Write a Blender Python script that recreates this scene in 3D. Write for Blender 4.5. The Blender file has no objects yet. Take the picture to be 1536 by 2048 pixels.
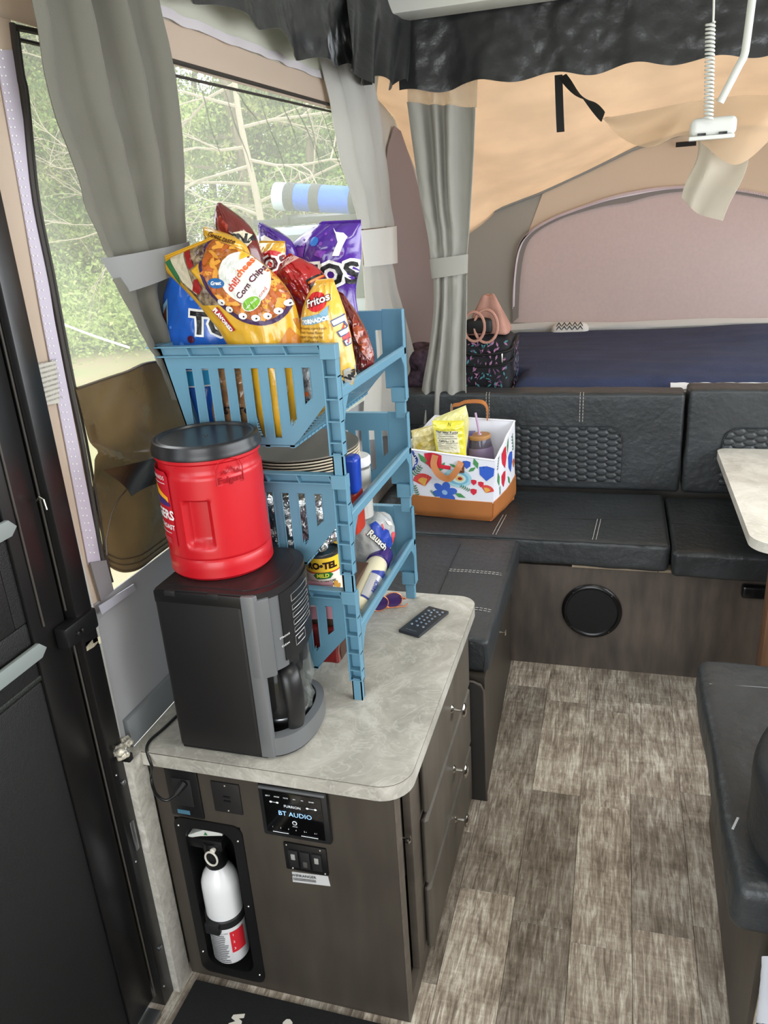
import bpy, bmesh, math, random
import numpy as np
from mathutils import Vector, Matrix, noise
random.seed(7)
rng = np.random.default_rng(7)
PI = math.pi
SC = bpy.context.scene
COL = SC.collection

# ------------------------------------------------------------ camera, world, lights, exposure
YAW, PITCH, ROLL, FOC, EYE = -0.3035, 0.3618, -0.0650, 1546.0, 1.62
def cam_axes():
    cy, sy, cp, sp, cr, sr = math.cos(YAW), math.sin(YAW), math.cos(PITCH), math.sin(PITCH), math.cos(ROLL), math.sin(ROLL)
    f = Vector((sy*cp, cy*cp, -sp)); r0 = Vector((cy, -sy, 0)); u0 = r0.cross(f)
    return cr*r0 + sr*u0, -sr*r0 + cr*u0, f
AR, AU, AF = cam_axes()
cd = bpy.data.cameras.new('camera'); cam = bpy.data.objects.new('camera', cd); COL.objects.link(cam)
cam.matrix_world = Matrix(((AR.x, AU.x, -AF.x, 0), (AR.y, AU.y, -AF.y, 0), (AR.z, AU.z, -AF.z, EYE), (0, 0, 0, 1)))
cd.sensor_fit = 'VERTICAL'; cd.sensor_height = 24.0; cd.lens = FOC/2048*24.0; cd.clip_start = 0.02; cd.clip_end = 200
SC.camera = cam
SC.view_settings.view_transform = 'Standard'; SC.view_settings.look = 'None'; SC.view_settings.gamma = 1.0
SC.view_settings.use_curve_mapping = False
SC.view_settings.exposure = 0.2
w = bpy.data.worlds.new('overcast'); SC.world = w; w.use_nodes = True
w.node_tree.nodes['Background'].inputs[0].default_value = (0.90, 0.95, 1.0, 1)
w.node_tree.nodes['Background'].inputs[1].default_value = 3.2
def area(name, loc, tgt, sx, sy, watts, col=(1, 1, 1)):
    l = bpy.data.lights.new(name, 'AREA'); l.shape = 'RECTANGLE'; l.size = sx; l.size_y = sy; l.energy = watts; l.color = col
    o = bpy.data.objects.new(name, l); COL.objects.link(o); o.location = loc
    o.rotation_euler = (Vector(tgt)-Vector(loc)).to_track_quat('-Z', 'Y').to_euler(); return o
area('ceiling_fill_light', (0.25, 1.1, 2.20), (0.25, 1.1, 0), 0.5, 0.3, 5, (1, .97, .92))  # unseen fill lamp added under the ceiling to brighten the interior
area('right_fill_light', (1.45, 1.6, 1.5), (-0.3, 1.7, 0.8), 2.2, 0.9, 26, (.95, .98, 1))  # added fill inside the right opening, strengthens the light from that side
area('open_door_daylight', (-0.2, -0.9, 1.5), (-0.3, 1.5, 0.8), 1.3, 1.2, 16, (.97, .99, 1))
sun = bpy.data.lights.new('sun', 'SUN'); sun.energy = 1.5; sun.angle = 0.6; so = bpy.data.objects.new('sun', sun); COL.objects.link(so)
so.rotation_euler = (0.75, 0.1, -2.2)

# ------------------------------------------------------------ pixel <-> place helpers
EYEV = Vector((0, 0, EYE))
def ray(px, py): return AR*((px-768)/FOC) + AU*((1024-py)/FOC) + AF
def at(px, py, **k):
    (a, v), = k.items(); i = 'xyz'.index(a); d = ray(px, py); return EYEV + d*((v-EYEV[i])/d[i])
def on(px, py, p0, n):
    d = ray(px, py); n = Vector(n); return EYEV + d*((Vector(p0)-EYEV).dot(n)/d.dot(n))

# ------------------------------------------------------------ materials
def lin(c):
    c = [x/255 for x in c]
    return tuple(x/12.92 if x <= .04045 else ((x+.055)/1.055)**2.4 for x in c)
class NT:
    def __init__(s, m): s.t = m.node_tree; s.n = s.t.nodes; s.l = s.t.links
    def add(s, ty, **k):
        x = s.n.new(ty)
        for a, b in k.items(): setattr(x, a, b)
        return x
    def link(s, a, b): s.l.new(a, b)
MATS = {}
def mat(name, col, rough=.5, metal=0, var=0, vscale=8, bump=0, bscale=60, trans=0, alpha=1, col2=None, glass=0, spec=.5, coat=0, coord='Object', stretch=(1, 1, 1), emit=0, detail=4, sheen=0, ior=1.45):
    if name in MATS: return MATS[name]
    m = bpy.data.materials.new(name); m.use_nodes = True; MATS[name] = m
    t = NT(m); b = t.n['Principled BSDF']; out = t.n['Material Output']
    c = lin(col); b.inputs['Base Color'].default_value = (*c, 1); b.inputs['Roughness'].default_value = rough
    b.inputs['Metallic'].default_value = metal; b.inputs['Specular IOR Level'].default_value = spec
    b.inputs['Coat Weight'].default_value = coat; b.inputs['Coat Roughness'].default_value = .08
    b.inputs['Sheen Weight'].default_value = sheen
    b.inputs['IOR'].default_value = ior
    if glass: b.inputs['Transmission Weight'].default_value = glass
    if emit: b.inputs['Emission Color'].default_value = (*c, 1); b.inputs['Emission Strength'].default_value = emit
    tc = t.add('ShaderNodeTexCoord'); mp = t.add('ShaderNodeMapping'); mp.inputs['Scale'].default_value = stretch
    t.link(tc.outputs[coord], mp.inputs['Vector'])
    csock = None
    if var or col2:
        nz = t.add('ShaderNodeTexNoise'); nz.inputs['Scale'].default_value = vscale; nz.inputs['Detail'].default_value = detail
        t.link(mp.outputs[0], nz.inputs['Vector'])
        cr = t.add('ShaderNodeValToRGB')
        a = tuple(max(0, x*(1-var)) for x in c); d = lin(col2) if col2 else tuple(min(1, x*(1+var)) for x in c)
        cr.color_ramp.elements[0].position = .35; cr.color_ramp.elements[1].position = .65
        cr.color_ramp.elements[0].color = (*a, 1); cr.color_ramp.elements[1].color = (*d, 1)
        t.link(nz.outputs['Fac'], cr.inputs['Fac']); t.link(cr.outputs[0], b.inputs['Base Color']); csock = cr.outputs[0]
    if bump:
        nb = t.add('ShaderNodeTexNoise'); nb.inputs['Scale'].default_value = bscale; nb.inputs['Detail'].default_value = 4
        t.link(mp.outputs[0], nb.inputs['Vector'])
        bp = t.add('ShaderNodeBump'); bp.inputs['Strength'].default_value = bump; bp.inputs['Distance'].default_value = .01
        t.link(nb.outputs['Fac'], bp.inputs['Height']); t.link(bp.outputs[0], b.inputs['Normal'])
    sh = b.outputs[0]
    if trans:
        tr = t.add('ShaderNodeBsdfTranslucent'); tr.inputs[0].default_value = (*c, 1)
        if csock: t.link(csock, tr.inputs[0])
        mx = t.add('ShaderNodeMixShader'); mx.inputs[0].default_value = trans
        t.link(sh, mx.inputs[1]); t.link(tr.outputs[0], mx.inputs[2]); sh = mx.outputs[0]
    if alpha < 1:
        tp = t.add('ShaderNodeBsdfTransparent'); mx = t.add('ShaderNodeMixShader'); mx.inputs[0].default_value = alpha
        t.link(tp.outputs[0], mx.inputs[1]); t.link(sh, mx.inputs[2]); sh = mx.outputs[0]
    t.link(sh, out.inputs['Surface'])
    return m

def marble(name, base, dark, light, scale=5):
    m = mat(name, base, rough=.38); t = NT(m); b = t.n['Principled BSDF']
    tc = t.add('ShaderNodeTexCoord'); n1 = t.add('ShaderNodeTexNoise'); n1.inputs['Scale'].default_value = scale; n1.inputs['Detail'].default_value = 9; n1.inputs['Roughness'].default_value = .68; n1.inputs['Distortion'].default_value = 1.6
    t.link(tc.outputs['Object'], n1.inputs['Vector'])
    cr = t.add('ShaderNodeValToRGB'); e = cr.color_ramp.elements
    e[0].position = .3; e[0].color = (*lin(dark), 1); e[1].position = .7; e[1].color = (*lin(light), 1)
    x = e.new(.5); x.color = (*lin(base), 1)
    t.link(n1.outputs['Fac'], cr.inputs['Fac'])
    n2 = t.add('ShaderNodeTexNoise'); n2.inputs['Scale'].default_value = scale*2.4; n2.inputs['Detail'].default_value = 5; n2.inputs['Distortion'].default_value = 2.2
    t.link(tc.outputs['Object'], n2.inputs['Vector'])
    ma = t.add('ShaderNodeMath', operation='SUBTRACT'); ma.inputs[1].default_value = .5; t.link(n2.outputs['Fac'], ma.inputs[0])
    ab = t.add('ShaderNodeMath', operation='ABSOLUTE'); t.link(ma.outputs[0], ab.inputs[0])
    r2 = t.add('ShaderNodeValToRGB'); r2.color_ramp.elements[0].color = (1, 1, 1, 1); r2.color_ramp.elements[1].color = (0, 0, 0, 1); r2.color_ramp.elements[1].position = .03
    t.link(ab.outputs[0], r2.inputs['Fac'])
    mul = t.add('ShaderNodeMath', operation='MULTIPLY'); mul.inputs[1].default_value = .45; t.link(r2.outputs[0], mul.inputs[0])
    mx = t.add('ShaderNodeMixRGB'); mx.inputs[2].default_value = (*lin(light), 1); t.link(mul.outputs[0], mx.inputs[0]); t.link(cr.outputs[0], mx.inputs[1])
    t.link(mx.outputs[0], b.inputs['Base Color'])
    return m

def woodmat(name, c1, c2, rough=.45, stretch=(2, 2, 14), scale=3):
    m = mat(name, c1, rough=rough); t = NT(m); b = t.n['Principled BSDF']
    tc = t.add('ShaderNodeTexCoord'); mp = t.add('ShaderNodeMapping'); mp.inputs['Scale'].default_value = stretch
    t.link(tc.outputs['Object'], mp.inputs['Vector'])
    n1 = t.add('ShaderNodeTexNoise'); n1.inputs['Scale'].default_value = scale; n1.inputs['Detail'].default_value = 6; t.link(mp.outputs[0], n1.inputs['Vector'])
    n2 = t.add('ShaderNodeTexNoise'); n2.inputs['Scale'].default_value = 4; n2.inputs['Detail'].default_value = 2; t.link(tc.outputs['Object'], n2.inputs['Vector'])
    ad = t.add('ShaderNodeMath', operation='ADD'); t.link(n1.outputs['Fac'], ad.inputs[0]); t.link(n2.outputs['Fac'], ad.inputs[1])
    hf = t.add('ShaderNodeMath', operation='MULTIPLY'); hf.inputs[1].default_value = .5; t.link(ad.outputs[0], hf.inputs[0])
    cr = t.add('ShaderNodeValToRGB'); e = cr.color_ramp.elements; e[0].position = .35; e[1].position = .65
    e[0].color = (*lin(c1), 1); e[1].color = (*lin(c2), 1); t.link(hf.outputs[0], cr.inputs['Fac']); t.link(cr.outputs[0], b.inputs['Base Color'])
    return m

def plankmat():
    m = mat('weathered_plank', (140, 130, 118), rough=.42); t = NT(m); b = t.n['Principled BSDF']
    geo = t.add('ShaderNodeNewGeometry'); oi = t.add('ShaderNodeObjectInfo')
    vm = t.add('ShaderNodeVectorMath', operation='SCALE'); vm.inputs[0].default_value = (17, 31, 5); t.link(oi.outputs['Random'], vm.inputs['Scale'])
    va = t.add('ShaderNodeVectorMath', operation='ADD'); t.link(geo.outputs['Position'], va.inputs[0]); t.link(vm.outputs[0], va.inputs[1])
    def nz(stretch, scale, detail, rough=.5, dist=0):
        mp = t.add('ShaderNodeMapping'); mp.inputs['Scale'].default_value = stretch; t.link(va.outputs[0], mp.inputs['Vector'])
        n = t.add('ShaderNodeTexNoise'); n.inputs['Scale'].default_value = scale; n.inputs['Detail'].default_value = detail; n.inputs['Roughness'].default_value = rough; n.inputs['Distortion'].default_value = dist
        t.link(mp.outputs[0], n.inputs['Vector']); return n.outputs['Fac']
    grain = nz((1, .09, 1), 105, 5, .72, 1.0); cross = nz((.10, 1, 1), 90, 4, .7, .5); big = nz((1, .6, 1), 11, 5, .7, .5)
    mx1 = t.add('ShaderNodeMixRGB'); mx1.inputs[0].default_value = .18; t.link(grain, mx1.inputs[1]); t.link(cross, mx1.inputs[2])
    mx2 = t.add('ShaderNodeMixRGB'); mx2.inputs[0].default_value = .36; t.link(mx1.outputs[0], mx2.inputs[1]); t.link(big, mx2.inputs[2])
    cr = t.add('ShaderNodeValToRGB'); e = cr.color_ramp.elements; e[0].position = .40; e[1].position = .62
    e[0].color = (*lin((104, 93, 82)), 1); e[1].color = (*lin((212, 206, 192)), 1); x = e.new(.50); x.color = (*lin((154, 142, 128)), 1)
    t.link(mx2.outputs[0], cr.inputs['Fac'])
    mr = t.add('ShaderNodeMapRange'); mr.inputs['To Min'].default_value = .70; mr.inputs['To Max'].default_value = 1.35; t.link(oi.outputs['Random'], mr.inputs['Value'])
    mm = t.add('ShaderNodeVectorMath', operation='SCALE'); t.link(cr.outputs[0], mm.inputs[0]); t.link(mr.outputs[0], mm.inputs['Scale'])
    t.link(mm.outputs[0], b.inputs['Base Color'])
    bp = t.add('ShaderNodeBump'); bp.inputs['Strength'].default_value = .25; bp.inputs['Distance'].default_value = .003; t.link(grain, bp.inputs['Height']); t.link(bp.outputs[0], b.inputs['Normal'])
    return m

# ------------------------------------------------------------ objects
WL = {}
def tag(o, label=None, cat=None, group=None, kind=None):
    if label: o['label'] = label
    if cat: o['category'] = cat
    if group: o['group'] = group
    if kind: o['kind'] = kind
    return o
def thing(name, label, cat, loc, group=None):
    o = bpy.data.objects.new(name, None); COL.objects.link(o); o.location = loc; o.empty_display_size = .05
    WL[o.name] = Vector(loc); return tag(o, label, cat, group)
def link_mesh(name, me, material, parent=None, origin=None, smooth=True):
    me.name = name
    org = WL[parent.name] if parent else (Vector(origin) if origin is not None else None)
    if org is None:
        vs = np.zeros(len(me.vertices)*3); me.vertices.foreach_get('co', vs); vs = vs.reshape(-1, 3)
        org = Vector(((vs[:, 0].min()+vs[:, 0].max())/2, (vs[:, 1].min()+vs[:, 1].max())/2, vs[:, 2].min()))
    me.transform(Matrix.Translation(-org))
    o = bpy.data.objects.new(name, me); COL.objects.link(o)
    if parent: o.parent = parent
    else: o.location = org
    WL[o.name] = org.copy()
    if material: me.materials.append(material)
    if smooth:
        me.polygons.foreach_set('use_smooth', [True]*len(me.polygons))
        try: me.set_sharp_from_angle(angle=math.radians(38))
        except Exception: pass
    me.update(); return o
class MB:
    def __init__(s): s.v = []; s.f = []
    def raw(s, vs, fs):
        b = len(s.v); s.v += [tuple(x) for x in vs]; s.f += [tuple(i+b for i in f) for f in fs]; return s
    def bmesh(s, bm):
        bm.verts.index_update(); return s.raw([v.co for v in bm.verts], [[v.index for v in f.verts] for f in bm.faces])
    def box(s, a, b, bev=0, seg=2, M=None):
        x0, y0, z0 = (min(a[i], b[i]) for i in range(3)); x1, y1, z1 = (max(a[i], b[i]) for i in range(3))
        vs = [(x0, y0, z0), (x1, y0, z0), (x1, y1, z0), (x0, y1, z0), (x0, y0, z1), (x1, y0, z1), (x1, y1, z1), (x0, y1, z1)]
        fs = [(0, 3, 2, 1), (4, 5, 6, 7), (0, 1, 5, 4), (1, 2, 6, 5), (2, 3, 7, 6), (3, 0, 4, 7)]
        return s.poly(vs, fs, bev, seg, M)
    def poly(s, vs, fs, bev=0, seg=2, M=None):
        bm = bmesh.new(); V = [bm.verts.new(v) for v in vs]
        for f in fs: bm.faces.new([V[i] for i in f])
        if bev: bmesh.ops.bevel(bm, geom=list(bm.edges), offset=bev, segments=seg, affect='EDGES', profile=.6, clamp_overlap=True)
        if M: bm.transform(M)
        s.bmesh(bm); bm.free(); return s
    def prism(s, pts, d, bev=0, seg=2):
        """closed polygon of 3-D points, extruded by vector d"""
        n = len(pts); P = [Vector(p) for p in pts]; d = Vector(d)
        nor = Vector((0, 0, 0))
        for i in range(n): nor += (P[i]-P[0]).cross(P[(i+1) % n]-P[0])
        if nor.dot(d) > 0: P.reverse()
        vs = P + [p+d for p in P]
        fs = [tuple(range(n)), tuple(range(2*n-1, n-1, -1))] + [(i, i+n, (i+1) % n+n, (i+1) % n) for i in range(n)]
        return s.poly(vs, fs, bev, seg)
    def tube(s, pts, r, n=10, closed=False, caps=True):
        P = [Vector(p) for p in pts]; m = len(P); R = r if isinstance(r, (list, tuple)) else [r]*m
        T = []
        for i in range(m):
            a = P[(i-1) % m] if (closed or i > 0) else P[0]; c = P[(i+1) % m] if (closed or i < m-1) else P[-1]
            t = (c-a); T.append(t.normalized() if t.length > 1e-9 else Vector((0, 0, 1)))
        up = Vector((0, 0, 1)) if abs(T[0].z) < .9 else Vector((1, 0, 0)); N = (up-T[0]*up.dot(T[0])).normalized()
        vs = []
        for i in range(m):
            N = (N-T[i]*N.dot(T[i])); N = N.normalized() if N.length > 1e-9 else Vector((1, 0, 0)); B = T[i].cross(N)
            for k in range(n):
                a = 2*PI*k/n; vs.append(P[i]+(N*math.cos(a)+B*math.sin(a))*R[i])
        fs = []
        for i in range(m if closed else m-1):
            j = (i+1) % m
            for k in range(n): k2 = (k+1) % n; fs.append((i*n+k, i*n+k2, j*n+k2, j*n+k))
        if caps and not closed: fs += [tuple(range(n-1, -1, -1)), tuple((m-1)*n+k for k in range(n))]
        return s.raw(vs, fs)
    def lathe(s, prof, c=(0, 0, 0), n=32, axis=None, a0=0, a1=2*PI):
        """prof: (r, h) pairs; axis: direction of h"""
        c = Vector(c); ax = Vector(axis or (0, 0, 1)).normalized()
        u = Vector((1, 0, 0)) if abs(ax.x) < .9 else Vector((0, 1, 0)); u = (u-ax*u.dot(ax)).normalized(); w_ = ax.cross(u)
        full = abs(a1-a0-2*PI) < 1e-6; k_ = n if full else n+1; vs = []
        for r, h in prof:
            for k in range(k_):
                a = a0+(a1-a0)*k/n; vs.append(c+ax*h+(u*math.cos(a)+w_*math.sin(a))*r)
        fs = []
        for i in range(len(prof)-1):
            for k in range(n):
                k2 = (k+1) % k_; fs.append((i*k_+k, i*k_+k2, (i+1)*k_+k2, (i+1)*k_+k))
        if full:
            if prof[0][0] > 1e-6: fs.append(tuple(range(k_-1, -1, -1)))
            if prof[-1][0] > 1e-6: fs.append(tuple((len(prof)-1)*k_+k for k in range(k_)))
        return s.raw(vs, fs)
    def grid(s, fn, nu, nv, flip=False):
        vs = [fn(i/nu, j/nv) for j in range(nv+1) for i in range(nu+1)]; fs = []
        for j in range(nv):
            for i in range(nu):
                a = j*(nu+1)+i; q = (a, a+1, a+nu+2, a+nu+1); fs.append(q[::-1] if flip else q)
        return s.raw(vs, fs)
    def sheet(s, fn, nu, nv, t=.002):
        """thin two sided cloth: grid plus its offset copy and a rim"""
        P = [[Vector(fn(i/nu, j/nv)) for i in range(nu+1)] for j in range(nv+1)]
        A = []; B = []
        for j in range(nv+1):
            for i in range(nu+1):
                du = P[j][min(i+1, nu)]-P[j][max(i-1, 0)]; dv = P[min(j+1, nv)][i]-P[max(j-1, 0)][i]
                n = du.cross(dv); n = n.normalized() if n.length > 1e-12 else Vector((0, 0, 1))
                A.append(P[j][i]+n*t/2); B.append(P[j][i]-n*t/2)
        m = len(A); fs = []; w_ = nu+1
        for j in range(nv):
            for i in range(nu):
                a = j*w_+i; fs.append((a, a+1, a+w_+1, a+w_)); fs.append((m+a+w_, m+a+w_+1, m+a+1, m+a))
        for i in range(nu):
            a = i; fs.append((a+1, a, m+a, m+a+1)); a = nv*w_+i; fs.append((a, a+1, m+a+1, m+a))
        for j in range(nv):
            a = j*w_; fs.append((a, a+w_, m+a+w_, m+a)); a = j*w_+nu; fs.append((a+w_, a, m+a, m+a+w_))
        return s.raw(A+B, fs)
    def rbox(s, a, b, r, n=(12, 12, 4), disp=None):
        """rounded box of fine quads, disp(p, normal) -> offset vector"""
        lo = Vector([min(a[i], b[i]) for i in range(3)]); hi = Vector([max(a[i], b[i]) for i in range(3)])
        bm = bmesh.new(); r = min(r, *[(hi[i]-lo[i])/2-1e-4 for i in range(3)])
        def ticks(i):
            L = hi[i]-lo[i]; k = max(2, n[i]); inner = [r+(L-2*r)*j/k for j in range(k+1)]
            return [lo[i]+x for x in [0, r*.12, r*.4, r*.7]+inner+[L-r*.7, L-r*.4, L-r*.12, L]]
        tk = [ticks(i) for i in range(3)]
        for ax in range(3):
            u, v = (ax+1) % 3, (ax+2) % 3
            for side in (0, 1):
                g = {}
                for i, x in enumerate(tk[u]):
                    for j, y in enumerate(tk[v]):
                        p = [0, 0, 0]; p[ax] = (lo, hi)[side][ax]; p[u] = x; p[v] = y; g[i, j] = bm.verts.new(p)
                for i in range(len(tk[u])-1):
                    for j in range(len(tk[v])-1):
                        q = [g[i, j], g[i+1, j], g[i+1, j+1], g[i, j+1]]
                        bm.faces.new(q if side else q[::-1])
        bmesh.ops.remove_doubles(bm, verts=bm.verts, dist=1e-6)
        for v in bm.verts:
            c = Vector([min(max(v.co[i], lo[i]+r), hi[i]-r) for i in range(3)]); d = v.co-c
            nn = d.normalized() if d.length > 1e-9 else Vector((0, 0, 1))
            p = c+nn*r
            if disp: p += disp(p, nn)
            v.co = p
        s.bmesh(bm); bm.free(); return s
    def build(s, name, material, parent=None, origin=None, smooth=True, weld=False):
        me = bpy.data.meshes.new(name); me.from_pydata([tuple(v) for v in s.v], [], s.f)
        if weld:
            bm = bmesh.new(); bm.from_mesh(me); bmesh.ops.remove_doubles(bm, verts=bm.verts, dist=1e-5); bm.to_mesh(me); bm.free()
        return link_mesh(name, me, material, parent, origin, smooth)
def structure(name, mb, m, parent=None, smooth=True):
    o = mb.build(name, m, parent, smooth=smooth)
    if not parent: o['kind'] = 'structure'
    return o
def clone(o, loc, label=None, scale=None, rot=None):
    def cp(x, parent):
        c = x.copy(); COL.objects.link(c)
        if parent: c.parent = parent
        for ch in [k for k in bpy.data.objects if k.parent == x]: cp(ch, c)
        return c
    r = cp(o, None); r.location = loc
    if label: r['label'] = label
    if scale: r.scale = scale
    if rot is not None: r.rotation_euler = rot
    return r

# ------------------------------------------------------------ flat print: lettering and shapes laid on a surface
def text_bm(txt, size, bold=0.0, cx=True):
    cu = bpy.data.curves.new('t', 'FONT'); cu.body = txt; cu.size = size; cu.offset = bold; cu.resolution_u = 2
    cu.align_x = 'CENTER' if cx else 'LEFT'; cu.align_y = 'CENTER'; cu.fill_mode = 'FRONT'
    o = bpy.data.objects.new('t', cu); COL.objects.link(o)
    dg = bpy.context.evaluated_depsgraph_get(); me = bpy.data.meshes.new_from_object(o.evaluated_get(dg))
    bm = bmesh.new(); bm.from_mesh(me); bpy.data.objects.remove(o); bpy.data.curves.remove(cu); bpy.data.meshes.remove(me)
    return bm
def shape_bm(pts):
    bm = bmesh.new(); V = [bm.verts.new((p[0], p[1], 0)) for p in pts]; f = bm.faces.new(V)
    if f.normal.z < 0: f.normal_flip()
    bmesh.ops.triangulate(bm, faces=bm.faces); return bm
def ell(rx, ry, n=28, cx=0, cy=0, rot=0):
    return [(cx+rx*math.cos(a)*math.cos(rot)-ry*math.sin(a)*math.sin(rot), cy+rx*math.cos(a)*math.sin(rot)+ry*math.sin(a)*math.cos(rot)) for a in [2*PI*k/n for k in range(n)]]
def rect(w_, h, cx=0, cy=0): return [(cx-w_/2, cy-h/2), (cx+w_/2, cy-h/2), (cx+w_/2, cy+h/2), (cx-w_/2, cy+h/2)]
def chop(bm, step):
    if not bm.verts: return
    xs = [v.co.x for v in bm.verts]; ys = [v.co.y for v in bm.verts]
    for lo, hi, nrm in ((min(xs), max(xs), (1, 0, 0)), (min(ys), max(ys), (0, 1, 0))):
        k = math.floor(lo/step)+1
        while k*step < hi:
            bmesh.ops.bisect_plane(bm, geom=list(bm.verts)+list(bm.edges)+list(bm.faces), plane_co=tuple(c*k*step for c in nrm), plane_no=nrm); k += 1
def decal(items, S, name, m, parent, off=.0012, step=.012):
    """items: list of (bmesh, (x, y), angle); S(x, y, off) -> world point"""
    mb = MB()
    for bm, (x, y), a in items:
        bm.transform(Matrix.Translation((x, y, 0)) @ Matrix.Rotation(a, 4, 'Z'))
        if step: chop(bm, step)
        bmesh.ops.triangulate(bm, faces=bm.faces)
        for v in bm.verts: v.co = S(v.co.x, v.co.y, off)
        mb.bmesh(bm); bm.free()
    return mb.build(name, m, parent, smooth=False)
def planeS(o, ex, ey):
    o = Vector(o); ex = Vector(ex).normalized(); ey = Vector(ey); ey = (ey-ex*ey.dot(ex)).normalized(); n = ex.cross(ey)
    return lambda x, y, f: o+ex*x+ey*y+n*f
def T(txt, size, xy=(0, 0), a=0, bold=0.0, cx=True): return (text_bm(txt, size, bold, cx), xy, a)
def G(pts, xy=(0, 0), a=0): return (shape_bm(pts), xy, a)

WHITE = mat('print_white', (240, 240, 238), rough=.4); BLACKP = mat('print_black', (22, 22, 24), rough=.4)
def ink(name, c, rough=.35): return mat('ink_'+name, c, rough=rough)
def crom(pts, t):
    n = len(pts)-1; x = min(max(t, 0), 1)*n; i = min(int(x), n-1); f = x-i
    p = [Vector(pts[min(max(i+k, 0), n)]) for k in (-1, 0, 1, 2)]
    return .5*((2*p[1])+(p[2]-p[0])*f+(2*p[0]-5*p[1]+4*p[2]-p[3])*f*f+(3*p[1]-p[0]-3*p[2]+p[3])*f**3)
def nz(x, y, z=0.0): return noise.noise(Vector((x, y, z)))
# ------------------------------------------------------------ floor, ceiling, walls
woodD = woodmat('dark_cabinet_wood', (54, 48, 42), (69, 63, 55), stretch=(9, 9, 1.4))
woodE = woodmat('dark_bench_wood', (60, 54, 49), (92, 82, 74), stretch=(10, 2, 2))
black = mat('black_plastic', (20, 20, 21), rough=.32)
blackm = mat('black_matte_plastic', (24, 24, 25), rough=.55)
chrome = mat('chrome', (225, 222, 215), rough=.15, metal=1)
steel = mat('steel', (150, 152, 155), rough=.35, metal=1)
canvasG = mat('grey_canvas', (168, 168, 170), rough=.85, bump=.15, bscale=900, trans=.25)
canvasB = mat('beige_canvas', (198, 182, 166), rough=.85, bump=.15, bscale=900, trans=.3)
canvasT = mat('orange_tan_canvas', (228, 208, 184), rough=.85, bump=.2, bscale=500, trans=.46, var=.05, vscale=5)
mauve = mat('mauve_window_cover', (230, 212, 208), rough=.8, bump=.2, bscale=600, trans=.4, var=.02, vscale=60)
pm = plankmat()
fl = MB().box((-1.0, -1.0, -.06), (1.45, 3.2, -.006)); floor = structure('floor', fl, mat('floor_base', (70, 64, 58), rough=.7))
edges = [-.995, -.887, -.747, -.607, -.467, -.327, -.185, -.045, .095, .235, .375, .515, .655, .795, .935, 1.075, 1.215, 1.355, 1.45]
for i in range(len(edges)-1):
    y = -1.0+((i*0.37) % .62)*-1+0.0
    offs = {5: 1.49, 6: 1.42, 7: 1.86, 8: 2.40, 9: 1.50}.get(i, .3+(i*.41) % .6)
    ys = [offs+k*.47 for k in range(-8, 8)]
    ys = [-1.0]+[q for q in ys if -.98 < q < 2.63]+[2.64]
    for a, b in zip(ys[:-1], ys[1:]):
        g = .0004
        MB().box((edges[i]+g, a+g, -.006), (edges[i+1]-g, b-g, 0), bev=.0006, seg=1).build('plank', pm, floor, smooth=False)
# ceiling (hard roof)
cl = MB().box((-.90, -1.0, 2.33), (1.5, 3.14, 2.37)); structure('ceiling', cl, mat('roof_liner', (205, 208, 200), rough=.6))
tr = MB().box((-.90, 1.2, 2.262), (-.832, 3.06, 2.33), bev=.008).box((-.832, 2.93, 2.262), (1.49, 3.06, 2.33), bev=.008)
structure('trim_9', tr, mat('roof_trim_white', (214, 214, 208), rough=.35))
# left tent wall (canvas with a window opening between y 1.165 and 2.93, z .965-1.93)
X = -.935
wl = MB()
def cv(y0, y1, z0, z1, x0=X, x1=X, nu=10, nv=10, amp=.004):
    wl.sheet(lambda u, v: (x0+(x1-x0)*v+amp*nz((y0+(y1-y0)*u)*6, (z0+(z1-z0)*v)*3, 2), y0+(y1-y0)*u, z0+(z1-z0)*v), nu, nv, .003)
ZP = [(24, 40), (30, 90), (38, 150), (47, 195), (67, 390), (98, 547), (119, 660), (140, 770), (167, 900), (205, 1120), (222, 1180)]
def zpt(v, dx=0, x=None): q = crom([Vector((a, b, 0)) for a, b in ZP], v); return at(q.x+dx, q.y, x=X if x is None else x)
wl.sheet(lambda u, v: Vector((X+.004*nz(u*2, v*6), 1.04, .96+1.03*(1-v))).lerp(zpt(v, -4), u), 6, 40, .003)
cv(2.93, 3.22, .93, 1.97, nu=5, nv=10)
wl.sheet(lambda u, v: Vector((X+.004*nz(u*12, v*2), 1.04+2.18*u, 1.945+.028*u+.085*v)), 40, 4, .003)
up = MB(); up.sheet(lambda u, v: Vector((X+.002+(.065)*v+.006*nz(u*9, v*3), 1.04+2.18*u, 2.03+.02*u+.33*v)), 40, 8, .003)
structure('trim_12', up, mat('sage_white_canvas', (196, 196, 182), rough=.85, bump=.15, bscale=900, trans=.2))
vs_ = MB(); vs_.sheet(lambda u, v: Vector((X+.010+.003*math.sin(u*90), 1.04+2.12*u, 2.028+.02*u+.008*nz(u*22, 1)+.020*v)), 120, 3, .0025)
structure('trim_13', vs_, mat('white_velcro', (196, 190, 192), rough=.8))
structure('wall_left', wl, canvasB)
lw = MB(); lw.sheet(lambda u, v: (X+.004+.010*math.sin(u*9)*math.sin(v*PI)*(1-v*.4)+.012*nz(u*5, v*2, 5), 1.055+2.1*u, .645+.325*v), 46, 12, .003)
structure('trim_1', lw, canvasG)                                     # grey canvas apron below the window
structure('trim_2', MB().box((-1.0, 1.116, 0), (-.925, 3.24, .60)), mat('side_panel', (165, 163, 156), rough=.6, var=.1, vscale=60))
structure('trim_3', MB().box((-.932, 1.10, .64), (-.915, 1.9, .705), bev=.003), mat('grey_vinyl_strip', (118, 122, 124), rough=.5))
marb = marble('grey_marble_laminate', (168, 164, 154), (140, 137, 129), (200, 197, 188))
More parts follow.
